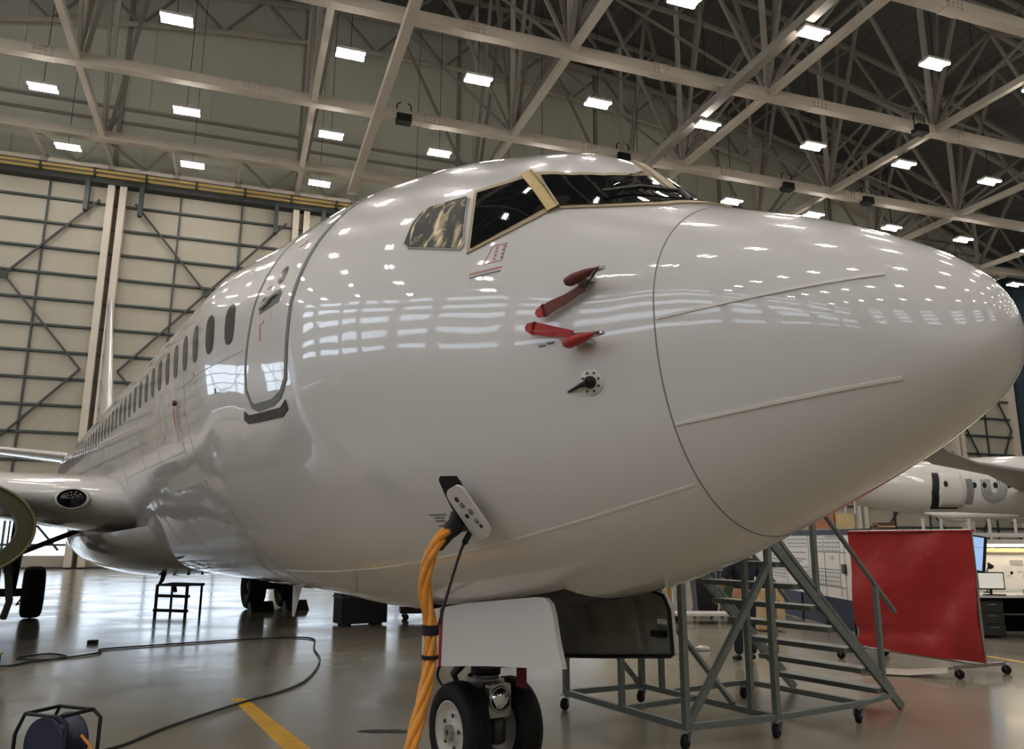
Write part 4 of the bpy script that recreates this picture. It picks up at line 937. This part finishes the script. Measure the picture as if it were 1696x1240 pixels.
# ---------------------------------------------------------------- people
def skin_mesh(name, verts, edges, radii, m, parent=None, levels=2):
    me = bpy.data.meshes.new(name); me.from_pydata([tuple(v) for v in verts], edges, [])
    o = bpy.data.objects.new(name, me); COL.objects.link(o)
    o.modifiers.new('skin', 'SKIN'); sv = me.skin_vertices[0].data
    for i, r in enumerate(radii): sv[i].radius = (r, r) if not isinstance(r, tuple) else r
    sv[0].use_root = True
    o.modifiers.new('sub', 'SUBSURF').levels = levels; o.modifiers['sub'].render_levels = levels
    bpy.context.view_layer.update()
    new = bpy.data.meshes.new_from_object(o.evaluated_get(bpy.context.evaluated_depsgraph_get()))
    bpy.data.objects.remove(o); new.materials.clear(); new.materials.append(m)
    for p in new.polygons: p.use_smooth = True
    r = bpy.data.objects.new(name, new); COL.objects.link(r)
    if parent: r.parent = parent
    return r
def person(mw, J, label, top_m, leg_m, group=None):
    """J: joints in the person's own frame, x right, y forward"""
    root = tag(empty('person', mw), label, 'person', group)
    V, E, R = [], [], []
    def add(p, r, frm=None):
        V.append(Vector(p)); R.append(r)
        if frm is not None: E.append((frm, len(V) - 1))
        return len(V) - 1
    pel = add(J['pelvis'], .125); ch = add(J['chest'], .145, pel); nk = add(J['neck'], .06, ch)
    hd = Vector(J['head']); j = add(hd + Vector((0, 0, -.07)), .075, nk); k = add(hd + Vector((0, .015, .0)), .092, j); add(hd + Vector((0, -.01, .07)), .088, k)
    fy = Vector(J.get('face', (0, 1, 0))); add(hd + fy * .105 + Vector((0, 0, -.01)), .016, k)
    for sd in ('l', 'r'):
        q = 1 if sd == 'r' else -1
        sh = add(J['sh' + sd], .062, ch); el = add(J['el' + sd], .047, sh); wr = add(J['wr' + sd], .030, el); d = (V[wr] - V[el]).normalized()
        pm = add(V[wr] + d * .075, .030, wr); side = d.cross(Vector((0, 1, 0))); side = side.normalized() if side.length > .1 else Vector((1, 0, 0)); inn = side.cross(d)
        for f, ln in ((-.026, .062), (-.009, .075), (.009, .07), (.026, .055)):
            a = add(V[pm] + side * f + d * .03, .0095, pm); b = add(V[a] + d * ln * .55 + inn * .008, .009, a); add(V[b] + d * ln * .4 + inn * .02, .008, b)
        a = add(V[wr] + d * .04 + inn * .035, .011, wr); add(V[a] + d * .05 + inn * .02, .010, a)
        hp = add(J['hip' + sd], .10, pel); kn = add(J['kn' + sd], .062, hp); an = add(J['an' + sd], .042, kn)
    skin_mesh('body', V, E, R, SKINC, root)
    # shirt and trousers over the body, shoes, hair
    P = [Vector(J[k]) for k in ('chest', 'pelvis', 'neck', 'shl', 'ell', 'shr', 'elr')]
    nb = P[0] + (P[2] - P[0]) * .62
    wl_, wr_ = Vector(J['wrl']), Vector(J['wrr'])
    sv = [P[0], P[1] + Vector((0, 0, .02)), nb, P[3], P[4], P[5], P[6]]; se = [(0, 1), (0, 2), (0, 3), (3, 4), (0, 5), (5, 6)]; sr = [.168, .150, .085, .085, .066, .085, .066]
    if J.get('long'):
        sv += [wl_ - (wl_ - P[4]) * .1, wr_ - (wr_ - P[6]) * .1]; se += [(4, 7), (6, 8)]; sr += [.046, .046]
    skin_mesh('shirt', sv, se, sr, top_m, root)
    sv = [P[1], J['hipl'], J['knl'], J['anl'], J['hipr'], J['knr'], J['anr'], P[1] + Vector((0, 0, .08))]
    skin_mesh('trousers', sv, [(0, 1), (1, 2), (2, 3), (0, 4), (4, 5), (5, 6), (0, 7)], [.142, .118, .083, .066, .118, .083, .066, .138], leg_m, root)
    for sd in ('l', 'r'):
        a = Vector(J['an' + sd]); f = Vector(J.get('toe', (0, 1, 0)))
        skin_mesh('shoe', [a + Vector((0, 0, -.03)) - f * .03, a + Vector((0, 0, -.045)) + f * .08, a + Vector((0, 0, -.055)) + f * .17], [(0, 1), (1, 2)], [(.048, .048), (.045, .04), (.04, .028)], BLACK, root)
    skin_mesh('hair', [hd + Vector((0, -.02, .085)), hd + Vector((0, -.05, .02)), hd + Vector((0, -.055, -.04))], [(0, 1), (1, 2)], [.095, .092, .06], HAIR, root)
    for q in (-1, 1):
        sx = fy.cross(Vector((0, 0, 1))); MB().lathe([(.001, .006), (.010, .0), (.001, -.006)], tuple(hd + fy * .093 + sx * .032 * q + Vector((0, 0, .012))), tuple(fy), 8, False).build('eye', BLACK, root)
    return root
def yawm(x, y, a): return Matrix.Translation((x, y, 0)) @ Matrix.Rotation(a, 4, 'Z')
person(yawm(1.50, 9.30, math.radians(15)), dict(pelvis=(0, 0, .95), chest=(0, .01, 1.30), neck=(0, .0, 1.52), head=(0, .02, 1.66), shl=(-.20, 0, 1.42), ell=(-.33, -.02, 1.16), wrl=(-.34, .10, .94), shr=(.20, 0, 1.42), elr=(.31, -.03, 1.16), wrr=(.26, .08, .92),
    hipl=(-.10, 0, .90), knl=(-.12, .02, .49), anl=(-.13, -.02, .09), hipr=(.10, 0, .90), knr=(.11, .04, .49), anr=(.11, .0, .09)), 'person in dark navy shirt and trousers standing behind the stairs, arms hanging', CLOTH, CLOTH)
person(yawm(8.02, 11.62, math.radians(62)), dict(long=1, pelvis=(0, 0, .56), chest=(0, .06, .92), neck=(0, .12, 1.14), head=(0, .17, 1.28), shl=(-.19, .08, 1.05), ell=(-.25, .22, .82), wrl=(-.14, .46, .80), shr=(.19, .08, 1.05), elr=(.25, .22, .82), wrr=(.10, .48, .80),
    hipl=(-.10, .02, .54), knl=(-.13, .44, .54), anl=(-.13, .40, .09), hipr=(.10, .02, .54), knr=(.13, .44, .54), anr=(.13, .40, .09)), 'person in dark jacket seated at the desk, hands on the desk top', JACKET, CLOTH)

# ---------------------------------------------------------------- desks at the right
t = tag(empty('office_chair', yawm(8.02, 11.62, math.radians(62))), 'black office chair under the seated person', 'chair')
MB().cbox((-.24, -.22, .36), (.24, .24, .43), .05).build('seat', BLACK, t); MB().cbox((-.22, -.29, .55), (.22, -.24, 1.0), .02).build('backrest', BLACK, t)
MB().tube([(0, 0, .08), (0, 0, .38)], .03, 10).bar((0, -.2, .36), (0, -.27, .62), .05, .02).build('column', DARKMETAL, t)
for k in range(5):
    a = k * 2 * PI / 5; p = (.27 * math.cos(a), .27 * math.sin(a), .06); MB().bar((0, 0, .09), p, .04).tube([(p[0], p[1] - .015, .035), (p[0], p[1] + .015, .035)], .035, 8).build('spoke', BLACK, t)
t = tag(empty('desk', Matrix.Translation((6.45, 12.15, 0))), 'grey topped work desk along the notice board at the right edge', 'desk')
MB().box((0, 0, .735), (4.3, .95, .775)).build('top', HOUSE, t); MB().box((.05, .9, .05), (4.25, .93, .735)).build('modesty_panel', BLACK, t)
for x in (.06, 1.6, 4.2): MB().box((x, .05, 0), (x + .05, .9, .735)).build('leg', DARKMETAL, t)
MB().bar((.1, .3, .42), (1.6, .3, .42), .03).build('cross_bar', STEEL, t)
t = tag(empty('drawer_unit', Matrix.Translation((6.75, 12.28, 0))), 'black drawer unit under the desk', 'cabinet')
MB().box((0, 0, .04), (.44, .55, .68)).build('body', BLACK, t)
for k in range(3):
    o = MB().box((.01, -.018, .06 + .205 * k), (.43, 0, .25 + .205 * k)).build('drawer', DARKMETAL, t); MB().bar((.14, -.03, .2 + .205 * k), (.30, -.03, .2 + .205 * k), .012).build('handle', STEEL, o)
t = tag(empty('notice_board', Matrix.Translation((6.55, 13.18, 0))), 'pale notice board with pinned papers behind the monitors', 'notice board')
MB().box((0, 0, .0), (4.4, .05, 1.62)).build('board', BOARD, t); MB().box((0, -.06, 1.55), (4.4, .0, 1.63)).build('wood_strip', WOOD, t)
NB = [(1.42, 1.30, .26, .10, SEAMMID), (1.55, 1.18, .3, .10, PAPERW), (1.32, 1.10, .14, .2, PAPERW), (1.75, 1.22, .12, .15, REDTEXT), (1.98, 1.32, .2, .24, PAPERW), (1.40, 1.12, .05, .06, WOOD), (1.66, 1.05, .08, .08, WOOD)]
for x, z, ww, hh, m_ in NB: MB().box((x, -.008, z), (x + ww, 0, z + hh)).build('paper', m_, t)
t = tag(MB().box((6.75, 12.98, 1.66), (10.8, 13.12, 1.71)).build('strip_light', STRIPLIGHT), 'warm strip light glowing along the notice board top', 'light')
MB().box((6.7, 12.9, 1.715), (10.9, 13.3, 1.80)).build('light_shelf', HOUSE, t)
# monitors
t = tag(empty('monitor', Matrix.Translation((6.60, 12.55, .775)) @ Matrix.Rotation(math.radians(-12), 4, 'Z')), 'big upright monitor with blue screen beside the red screen', 'monitor')
m = Matrix.Rotation(math.radians(9), 4, 'Y')
o = MB().box((-.20, -.02, .46), (.37, .03, 1.14)).build('casing', BLACK, t); o.matrix_local = m
o2 = MB().box((-.17, -.026, .49), (.31, -.02, 1.11)).build('screen', BLUESCREEN, o); MB().box((-.17, -.028, .92), (.31, -.026, .925)).build('divider', NAVYF, o)
MB().tube([(0, .05, 0), (.05, .05, .9)], .03, 8).box((-.18, -.08, 0), (.18, .18, .02)).build('stand', BLACK, t)
t = tag(empty('monitor', Matrix.Translation((7.02, 12.30, .775)) @ Matrix.Rotation(math.radians(-6), 4, 'Z')), 'small desk monitor with pale screen below the blue one', 'monitor')
o = MB().box((-.24, -.02, .10), (.24, .02, .42)).build('casing', BLACK, t); MB().box((-.22, -.025, .125), (.22, -.02, .40)).build('screen', GREYSCREEN, o)
MB().bar((0, .03, 0), (0, .03, .2), .05, .03).box((-.1, -.06, 0), (.1, .1, .015)).build('stand', BLACK, t)
t = tag(MB().cbox((6.82, 12.17, .775), (7.22, 12.27, .795), .01).build('keyboard', BLACK), 'black keyboard before the small monitor', 'keyboard')
t = tag(MB().lathe([(.03, 0), (.04, .10), (.036, .10), (.028, .01)], (7.72, 12.42, .775), (0, 0, 1), 16).build('cup', mat('green_cup', (.10, .30, .12), .4)), 'green cup on the desk', 'cup')
for x, y, a, lb in ((7.42, 12.35, .2, 'loose white papers beside the keyboard'), (7.62, 12.25, -.3, 'white papers near the green cup')):
    tag(MB().box((-.15, -.1, 0), (.15, .1, .012)).build('papers', PAPERW, mw=Matrix.Translation((x, y, .775)) @ Matrix.Rotation(a, 4, 'Z')), lb, 'papers')
t = tag(empty('desk_lamp', Matrix.Translation((7.35, 13.0, .775))), 'small black desk lamp before the notice board', 'lamp')
MB().tube([(0, 0, 0), (0, 0, .3), (.05, -.05, .52)], .012, 6).lathe([(.07, 0), (.07, .02)], (0, 0, 0), (0, 0, 1), 14).build('stem', BLACK, t); MB().lathe([(.02, .06), (.03, .02), (.06, -.05)], (.06, -.07, .53), (-.6, -.4, .6), 12).build('shade', BLACK, t)
# cabinet and cases behind the red screen
t = tag(empty('steel_cabinet', Matrix.Translation((5.35, 13.3, 0))), 'tall grey steel cabinet behind the red screen', 'cabinet')
MB().box((0, 0, .05), (.95, .5, 1.86)).build('body', SEAMMID, t)
for x in (.02, .49): o = MB().box((x, -.02, .08), (x + .45, 0, 1.82)).build('door', SEAMMID, t); MB().box((x + .2, -.035, .9), (x + .23, -.02, 1.05)).build('handle', DARKMETAL, o)
t = tag(empty('equipment_case', Matrix.Translation((5.45, 13.35, 1.86))), 'black case with an orange banded lid on the steel cabinet', 'case')
MB().cbox((0, 0, 0), (.62, .4, .13), .03).build('body', BLACK, t); MB().cbox((.05, .04, .13), (.40, .34, .27), .03).build('lid', mat('case_brown', (.10, .035, .015), .5), t); MB().box((.05, .035, .18), (.40, .345, .205)).build('band', WOOD, t)
t = tag(empty('cardboard_boxes', Matrix.Translation((5.1, 17.2, 0))), 'orange brown boxes on a shelf rack above the planning board', 'boxes')
MB().box((0, 0, 0), (.05, .05, 2.9)).box((1.6, 0, 0), (1.65, .05, 2.9)).box((0, .6, 0), (.05, .65, 2.9)).box((1.6, .6, 0), (1.65, .65, 2.9)).box((0, 0, 2.02), (1.65, .65, 2.06)).build('rack', STEEL, t)
for k in range(3): MB().cbox((.06 + .52 * k, .05, 2.06), (.54 + .52 * k, .6, 2.45 + .08 * (k % 2)), .01).build('box', BRICKM if k % 2 else WOOD, t)

# ---------------------------------------------------------------- bins, trolley, crates behind
def wheelie(x, y, m_, lb):
    t = tag(empty('wheeled_bin', Matrix.Translation((x, y, 0))), lb, 'bin', 'wheeled bins behind the stand')
    vs = [(-.22, -.26, .08), (.22, -.26, .08), (.22, .22, .08), (-.22, .22, .08), (-.28, -.32, 1.0), (.28, -.32, 1.0), (.28, .32, 1.0), (-.28, .32, 1.0)]
    MB().add(vs, [(0, 3, 2, 1), (4, 5, 6, 7), (0, 1, 5, 4), (1, 2, 6, 5), (2, 3, 7, 6), (3, 0, 4, 7)]).build('body', m_, t); MB().cbox((-.30, -.34, 1.0), (.30, .36, 1.06), .04).build('lid', m_, t)
    for q in (-.2, .2): MB().lathe([(.001, -.025), (.10, -.025), (.10, .025), (.001, .025)], (q, .24, .10), (1, 0, 0), 16, False).build('wheel', RUBBER, t)
wheelie(2.55, 16.2, BLACK, 'black wheeled bin behind the stand, left of the two'); wheelie(3.25, 16.4, GREENBIN, 'green wheeled bin behind the stand, right of the two')
t = tag(empty('platform_trolley', Matrix.Translation((2.45, 14.9, 0))), 'low platform trolley with pipe rails before the bins', 'trolley')
MB().box((-.9, -.35, .17), (1.1, .35, .22)).build('deck', HOUSE, t)
for x in (-.85, 1.05): MB().tube([(x, -.3, .2), (x, -.3, .85), (x, .3, .85), (x, .3, .2)], .02, 6).build('rail', STEEL, t)
for x in (-.8, 1.0):
    for y in (-.28, .28): caster(t, (x, y, .17), .07)
t = tag(empty('wooden_cupboard', Matrix.Translation((3.15, 13.4, 0))), 'pale wooden cupboard on the floor behind the stairs', 'cupboard')
MB().cbox((-.25, -.2, .04), (.27, .25, .80), .01).build('body', WOOD, t)
for x in (-.24, .015): o = MB().box((x, -.215, .07), (x + .245, -.2, .77)).build('door', WOOD, t); MB().box((x + .11, -.23, .5), (x + .13, -.215, .6)).build('handle', BLACK, o)
t = tag(empty('transit_crate', yawm(-5.45, 13.75, math.radians(32))), 'black square transit crate on the floor under the forward belly', 'crate')
MB().cbox((0, 0, .04), (1.0, .55, .80), .02).build('body', BLACK, t); MB().box((-.012, -.012, .55), (1.012, .562, .60)).build('lid_edge', DARKMETAL, t)
for x in (.1, .78): MB().box((x, .05, 0), (x + .12, .5, .04)).build('skid', BLACK, t)
t = tag(empty('tool_trolley', yawm(-4.1, 15.4, .2)), 'dark tool trolley far under the belly, right of the black crate', 'trolley')
MB().box((-.4, -.3, .15), (.6, .3, .62)).build('body', BLACK, t)
for k in range(3):
    o = MB().box((-.38, -.315, .17 + .15 * k), (.58, -.3, .30 + .15 * k)).build('drawer', DARKMETAL, t); MB().bar((-.1, -.33, .26 + .15 * k), (.3, -.33, .26 + .15 * k), .015).build('handle', STEEL, o)
for x in (-.3, .5):
    for y in (-.22, .22): caster(t, (x, y, .15), .065)
t = tag(empty('jack', yawm(-2.9, 16.2, .5)), 'dark tripod jack under the belly, left of the orange cable', 'jack')
MB().lathe([(.09, .3), (.09, .8), (.05, .8), (.05, 1.05)], (0, 0, 0), (0, 0, 1), 14).build('ram', DARKMETAL, t)
for k in range(3):
    a = k * 2 * PI / 3; MB().bar((0, 0, .75), (.5 * math.cos(a), .5 * math.sin(a), .04), .06).build('leg', BLACK, t); MB().lathe([(.09, 0), (.09, .04)], (.5 * math.cos(a), .5 * math.sin(a), 0), (0, 0, 1), 12).build('foot', BLACK, t)
# black step stand
mw, l = frame_mw((-10.20, 15.85), (-9.38, 15.62))
t = tag(empty('step_stand', mw), 'small black three tier step stand on the shiny floor', 'step stand')
for x in (0.02, .83):
    MB().box((x - .025, -.025, 0), (x + .025, .025, .70)).build('leg', BLACK, t); MB().box((x - .02, .5, 0), (x + .02, .54, .72)).build('leg', BLACK, t); MB().bar((x, 0, .69), (x, .52, .70), .035).build('rail', BLACK, t)
for y, z, w_ in ((-.06, .10, .14), (-.04, .42, .14), (.40, .66, .2)): MB().box((.0, y, z), (.85, y + w_, z + .06)).build('tread', BLACK, t)
MB().bar((0.02, 0, .69), (.83, 0, .69), .045).build('top_rail', BLACK, t)
MB().bar((.05, .52, .70), (.12, .52, .5), .06).build('strap', BLACK, t)

# ---------------------------------------------------------------- floor: cable, painted lines, litter
path = [(-9.6, 8.1), (-8.93, 8.43), (-8.85, 8.76), (-8.6, 9.3), (-9.05, 9.6), (-9.25, 9.15), (-8.7, 9.05), (-8.35, 9.75), (-8.5, 10.15), (-7.93, 10.63), (-6.73, 11.48), (-5.95, 11.82), (-5.5, 11.6), (-5.18, 10.36), (-4.78, 9.07), (-4.57, 7.55), (-4.65, 6.7), (-4.9, 6.03), (-5.2, 4.9), (-5.31, 4.19), (-5.5, 3.9)]
tag(MB().tube([(x, y, .014) for x, y in [tuple(p) for p in smooth_path([np.array(q) for q in path], 9)]], .013, 6).build('floor_hose', mat('dark_hose', (.022, .030, .027), .5)), 'thin dark hose looping across the shiny floor on the left', 'hose')
MB().prism([(-5.10, 6.30), (-4.94, 6.30), (-2.75, 2.55), (-3.02, 2.50)], .0, .003).build('painted_line', YELLOW, floor).matrix_parent_inverse = floor.matrix_world.inverted()
MB().prism([(5.02, 11.2), (5.11, 11.2), (6.02, 8.1), (5.92, 8.1)], .0, .003).build('painted_line', YELLOW, floor).matrix_parent_inverse = floor.matrix_world.inverted()
rnd = random.Random(3)
st = [(.22 * (1 + .4 * rnd.random()) * math.cos(a), .06 * (1 + .6 * rnd.random()) * math.sin(a)) for a in [2 * PI * k / 16 for k in range(16)]]
MB().prism([(-3.15 + a, 4.80 + b) for a, b in st], 0, .002).build('oil_stain', BLACK, floor).matrix_parent_inverse = floor.matrix_world.inverted()
def crumple(c, r, m_, nme, lb, cat, sy=.6, sz=.3, seed=1):
    q = random.Random(seed); m = MB(); rows = []
    for i in range(7):
        ph = PI * i / 6; rows.append([(c[0] + r * math.sin(ph) * math.cos(a) * (.75 + .5 * q.random()), c[1] + r * sy * math.sin(ph) * math.sin(a) * (.75 + .5 * q.random()), max(.002, r * sz * (1 + math.cos(ph)) * (.8 + .4 * q.random()))) for a in [2 * PI * k / 10 for k in range(10)]])
    for r_ in rows: r_.append(r_[0])
    return tag(m.grid(rows, False).build(nme, m_), lb, cat)
crumple((1.12, 10.42, 0), .12, PAPERW, 'paper_scrap', 'white crumpled paper on the floor left of the stairs', 'paper', seed=2)
crumple((1.3, 12.9, 0), .09, WOOD, 'paper_scrap', 'brown paper scrap on the floor beyond the white one', 'paper', seed=5)
rows = []
for i in range(13):
    u = i / 12; c = np.array((2.75 + 1.0 * u, 8.25 - .35 * u + .12 * math.sin(u * PI))); wv = .13 + .07 * math.sin(u * PI)
    rows.append([(c[0] + .1 * v, c[1] + wv * v, .02 + .05 * (1 - v * v) + .16 * max(0, u - .6)) for v in (-1, -.5, 0, .5, 1)])
tag(MB().grid(rows).build('plastic_sheet', PLASTIC, fix=False), 'crumpled clear plastic sheet under the red screen castors', 'plastic sheet')
tag(MB().cbox((-9.15, 10.9, 0), (-9.0, 11.05, .05), .03).build('rubber_wedge', BLACK), 'small black rubber wedge on the shiny floor', 'wedge')

# ---------------------------------------------------------------- cable reel and tool cabinet in the near left corner
t = tag(empty('cable_reel', yawm(-5.42, 3.36, math.radians(-20))), 'dark blue cable reel in a black tube frame, near left corner', 'cable reel')
for y in (-.15, .15):
    MB().tube([(-.25, y, .02), (-.25, y, .30), (-.17, y, .45), (.17, y, .45), (.25, y, .40), (.25, y, .02)], .014, 8).build('frame', BLACK, t)
for p in ((-.17, .45), (.17, .45), (-.25, .02), (.25, .02)): MB().tube([(p[0], -.15, p[1]), (p[0], .15, p[1])], .014, 8).build('cross_tube', BLACK, t)
MB().lathe([(.19, -.115), (.20, -.11), (.20, -.10), (.12, -.09), (.12, .09), (.20, .10), (.20, .11), (.19, .115)], (0, 0, .23), (0, 1, 0), 30).build('drum', BLUEPL, t)
MB().tube([(.24, .0, .30), (.36, -.02, .24), (.52, -.05, .05), (.7, -.12, .02)], .012, 6).build('orange_lead', ORANGE, t); MB().tube([(-.24, .0, .16), (-.45, 0, .05), (-.8, .03, .02)], .012, 6).build('orange_lead', ORANGE, t)
t = tag(empty('tool_cabinet', Matrix.Translation((-6.22, 3.35, 0))), 'dark tool cabinet cut off by the left picture edge', 'cabinet')
MB().box((-.8, 0, .06), (0, .5, .79)).build('body', BLACK, t); MB().box((-.8, -.01, .79), (.006, .51, .81)).build('top', WOOD, t)
for k in range(4):
    o = MB().box((-.78, -.015, .09 + .17 * k), (-.02, 0, .24 + .17 * k)).build('drawer', DARKMETAL, t); MB().bar((-.55, -.03, .2 + .17 * k), (-.25, -.03, .2 + .17 * k), .015).build('handle', STEEL, o)
for x in (-.7, -.1):
    for y in (.08, .42): MB().tube([(x, y - .02, .03), (x, y + .02, .03)], .03, 8).build('wheel', RUBBER, t)

# ---------------------------------------------------------------- the second aircraft at the far right
t = tag(empty('airliner', Matrix.Translation((0, 40.3, 0))), 'distant white airliner with dark concentric line lettering, tail towards the left', 'airliner')
secs = [(9.0, 4.9, 5.0), (12, 4.45, 5.45), (15, 3.95, 5.75), (17.1, 3.65, 5.95), (19.0, 3.33, 6.05), (21, 3.14, 6.12), (24, 2.95, 6.35), (28, 2.6, 6.45), (46, 2.45, 6.45)]
sx = np.array([a for a, *_ in secs]); fb, ft = pchip(sx, np.array([b for _, b, _ in secs])), pchip(sx, np.array([c for *_, c in secs]))
def p2(x, ph, off=0.0):
    b, c = float(fb(np.array(float(x)))), float(ft(np.array(float(x)))); r = (c - b) / 2; return (x, -(r * .98 + off) * math.cos(ph), (b + c) / 2 + (r + off) * math.sin(ph))
MB().grid([[p2(9 + 37 * i / 60, 2 * PI * j / 48) for j in range(49)] for i in range(61)]).build('fuselage', PAINT, t)
def z2(x, z, off):
    b, c = float(fb(np.array(float(x)))), float(ft(np.array(float(x)))); r = (c - b) / 2; return p2(x, math.asin(max(-1, min(1, (z - (b + c) / 2) / r))), off)
def patch2(pts, off, m_, nme, par_):
    P = [np.array(p) for p in pts]; E = []
    for a, b in zip(P, P[1:] + P[:1]): E += [a + (b - a) * k / 6 for k in range(6)]
    c = np.mean(E, 0); n = len(E); vs = [z2(*c, off)]
    for q in (.33, .66, 1): vs += [z2(*(c + (e - c) * q), off) for e in E]
    vs += [z2(*e, off - .06) for e in E]; fs = [(0, 1 + k, 1 + (k + 1) % n) for k in range(n)]
    for r in range(3): o = 1 + r * n; fs += [(o + k, o + n + k, o + n + (k + 1) % n, o + (k + 1) % n) for k in range(n)]
    return MB().add(vs, fs, True).build(nme, m_, par_)
dr = patch2([(20.25, 3.5), (20.15, 4.3), (20.3, 5.35), (21.55, 5.3), (21.62, 4.3), (21.6, 3.5)], .03, BLACK, 'door_opening', t)
patch2([(20.60, 3.62), (20.50, 4.3), (20.62, 5.36), (21.72, 5.30), (21.80, 4.3), (21.76, 3.62)], .10, PLATE, 'cabin_door', t)
for x, z in ((20.85, 4.75), (22.35, 4.70), (22.85, 4.7), (23.4, 4.7), (24.1, 4.7), (24.8, 4.7)): patch2([(x + .11 * math.cos(a), z + .16 * math.sin(a)) for a in [2 * PI * k / 10 for k in range(10)]], .115 if x < 21 else .02, BLACK, 'cabin_window', t)
for nme, pts in [('letter_line', [(21.93 + .075 * k + .04 * math.sin((z - 3.7) * 2.2), z) for z in [3.72 + 1.3 * q / 12 for q in range(13)]]) for k in range(5)]:
    MB().tube([z2(x, z, .02) for x, z in pts], .022, 5).build(nme, GREYLINE, t)
for cx_, r0 in ((23.33, .20), (25.75, .35)):
    for k in range(5):
        r = r0 + .105 * k; pts = [(cx_ - r, 5.0 - .0)] + [(cx_ + r * math.cos(a), 4.45 + r * math.sin(a) * 1.0) for a in [PI + PI * q / 16 for q in range(17)]] + [(cx_ + r, 5.0)]
        MB().tube([z2(x, z, .02) for x, z in pts], .022, 5).build('letter_line', GREYLINE, t)
wg = [(11.6, -18.0, 5.0, .8, .12), (12.6, -17.0, 4.72, 1.2, .13), (15.5, -13.8, 4.62, 1.7, .15), (22, -8.0, 4.72, 2.6, .15), (30, -1.6, 4.4, 5.0, .13)]
rows = []
for x0, y0, z0, c, tk in wg:   # leading edge points, chord runs to the tail (left)
    row = []
    for k in range(33):
        a = k / 16 * PI; q = .5 * (1 + math.cos(a)); th = 5 * tk * (.2969 * math.sqrt(q) - .126 * q - .3516 * q * q + .2843 * q ** 3 - .1036 * q ** 4); row.append((x0 - q * c, y0 + q * c * .1, z0 + (th if k <= 16 else -th) * c))
    rows.append(row)
MB().grid(rows).add(rows[0], [tuple(range(33))]).build('wing', mat('wing_grey', (.27, .26, .25), .35), t)
MB().tube([(22, -5.4, 3.0), (19.0, -5.4, 2.9), (17.6, -5.4, 3.1)], [.05, .26, .04], 10).build('flap_fairing', PLATE, t)
for y in (-2.6, 2.6):
    o = MB().tube([(31, y, .5), (31, y, 3.0)], .14, 10).build('main_gear_leg', DARKMETAL, t)
    for q in (-.45, .45): inst('main_wheel', mt, o, (31, y + q, .56))
MB().grid([[(10 + 3.2 * v + u * (5.2 - 3.4 * v), 0.0 + q, 5.3 + 6.3 * v) for u in (0, 1)] for v in (0, 1) for q in (0,)], False).grid([[(10 + 3.2 * v + u * (5.2 - 3.4 * v), .12, 5.3 + 6.3 * v) for u in (0, 1)] for v in (0, 1)], False).build('fin', PAINT, t)
# work platform under it
t = tag(empty('work_platform', Matrix.Translation((14.0, 27.0, 0))), 'long pale work platform with rails below the distant airliner', 'platform')
MB().box((0, 0, 1.95), (7.5, 1.4, 2.10)).build('deck', HOUSE, t); MB().box((.0, -.02, 2.62), (7.5, .02, 2.66)).build('rail', STEEL, t)
for x in (.1, 1.9, 3.7, 5.5, 7.4):
    for y in (.03, 1.35): MB().box((x - .04, y - .04, 0), (x + .04, y + .04, 2.66)).build('post', HOUSE, t)
for x in (.1, 3.7): MB().bar((x, .03, .2), (x + 1.8, .03, 1.95), .05).build('brace', DARKMETAL, t)

for y, lb in ((-2.43, 'inner'), (-3.29, 'outer')):
    m = MB().prism([(18.62, .0), (19.05, .0), (19.0, .18), (18.86, .24)], y - .28, y + .28); m.v = [(a, c, b) for a, b, c in m.v]
    tag(m.build('wheel_chock', BLACK, mw=M_AIR), 'black wedge chock before the %s wheel of the far main gear' % lb, 'chock', 'wheel chocks')
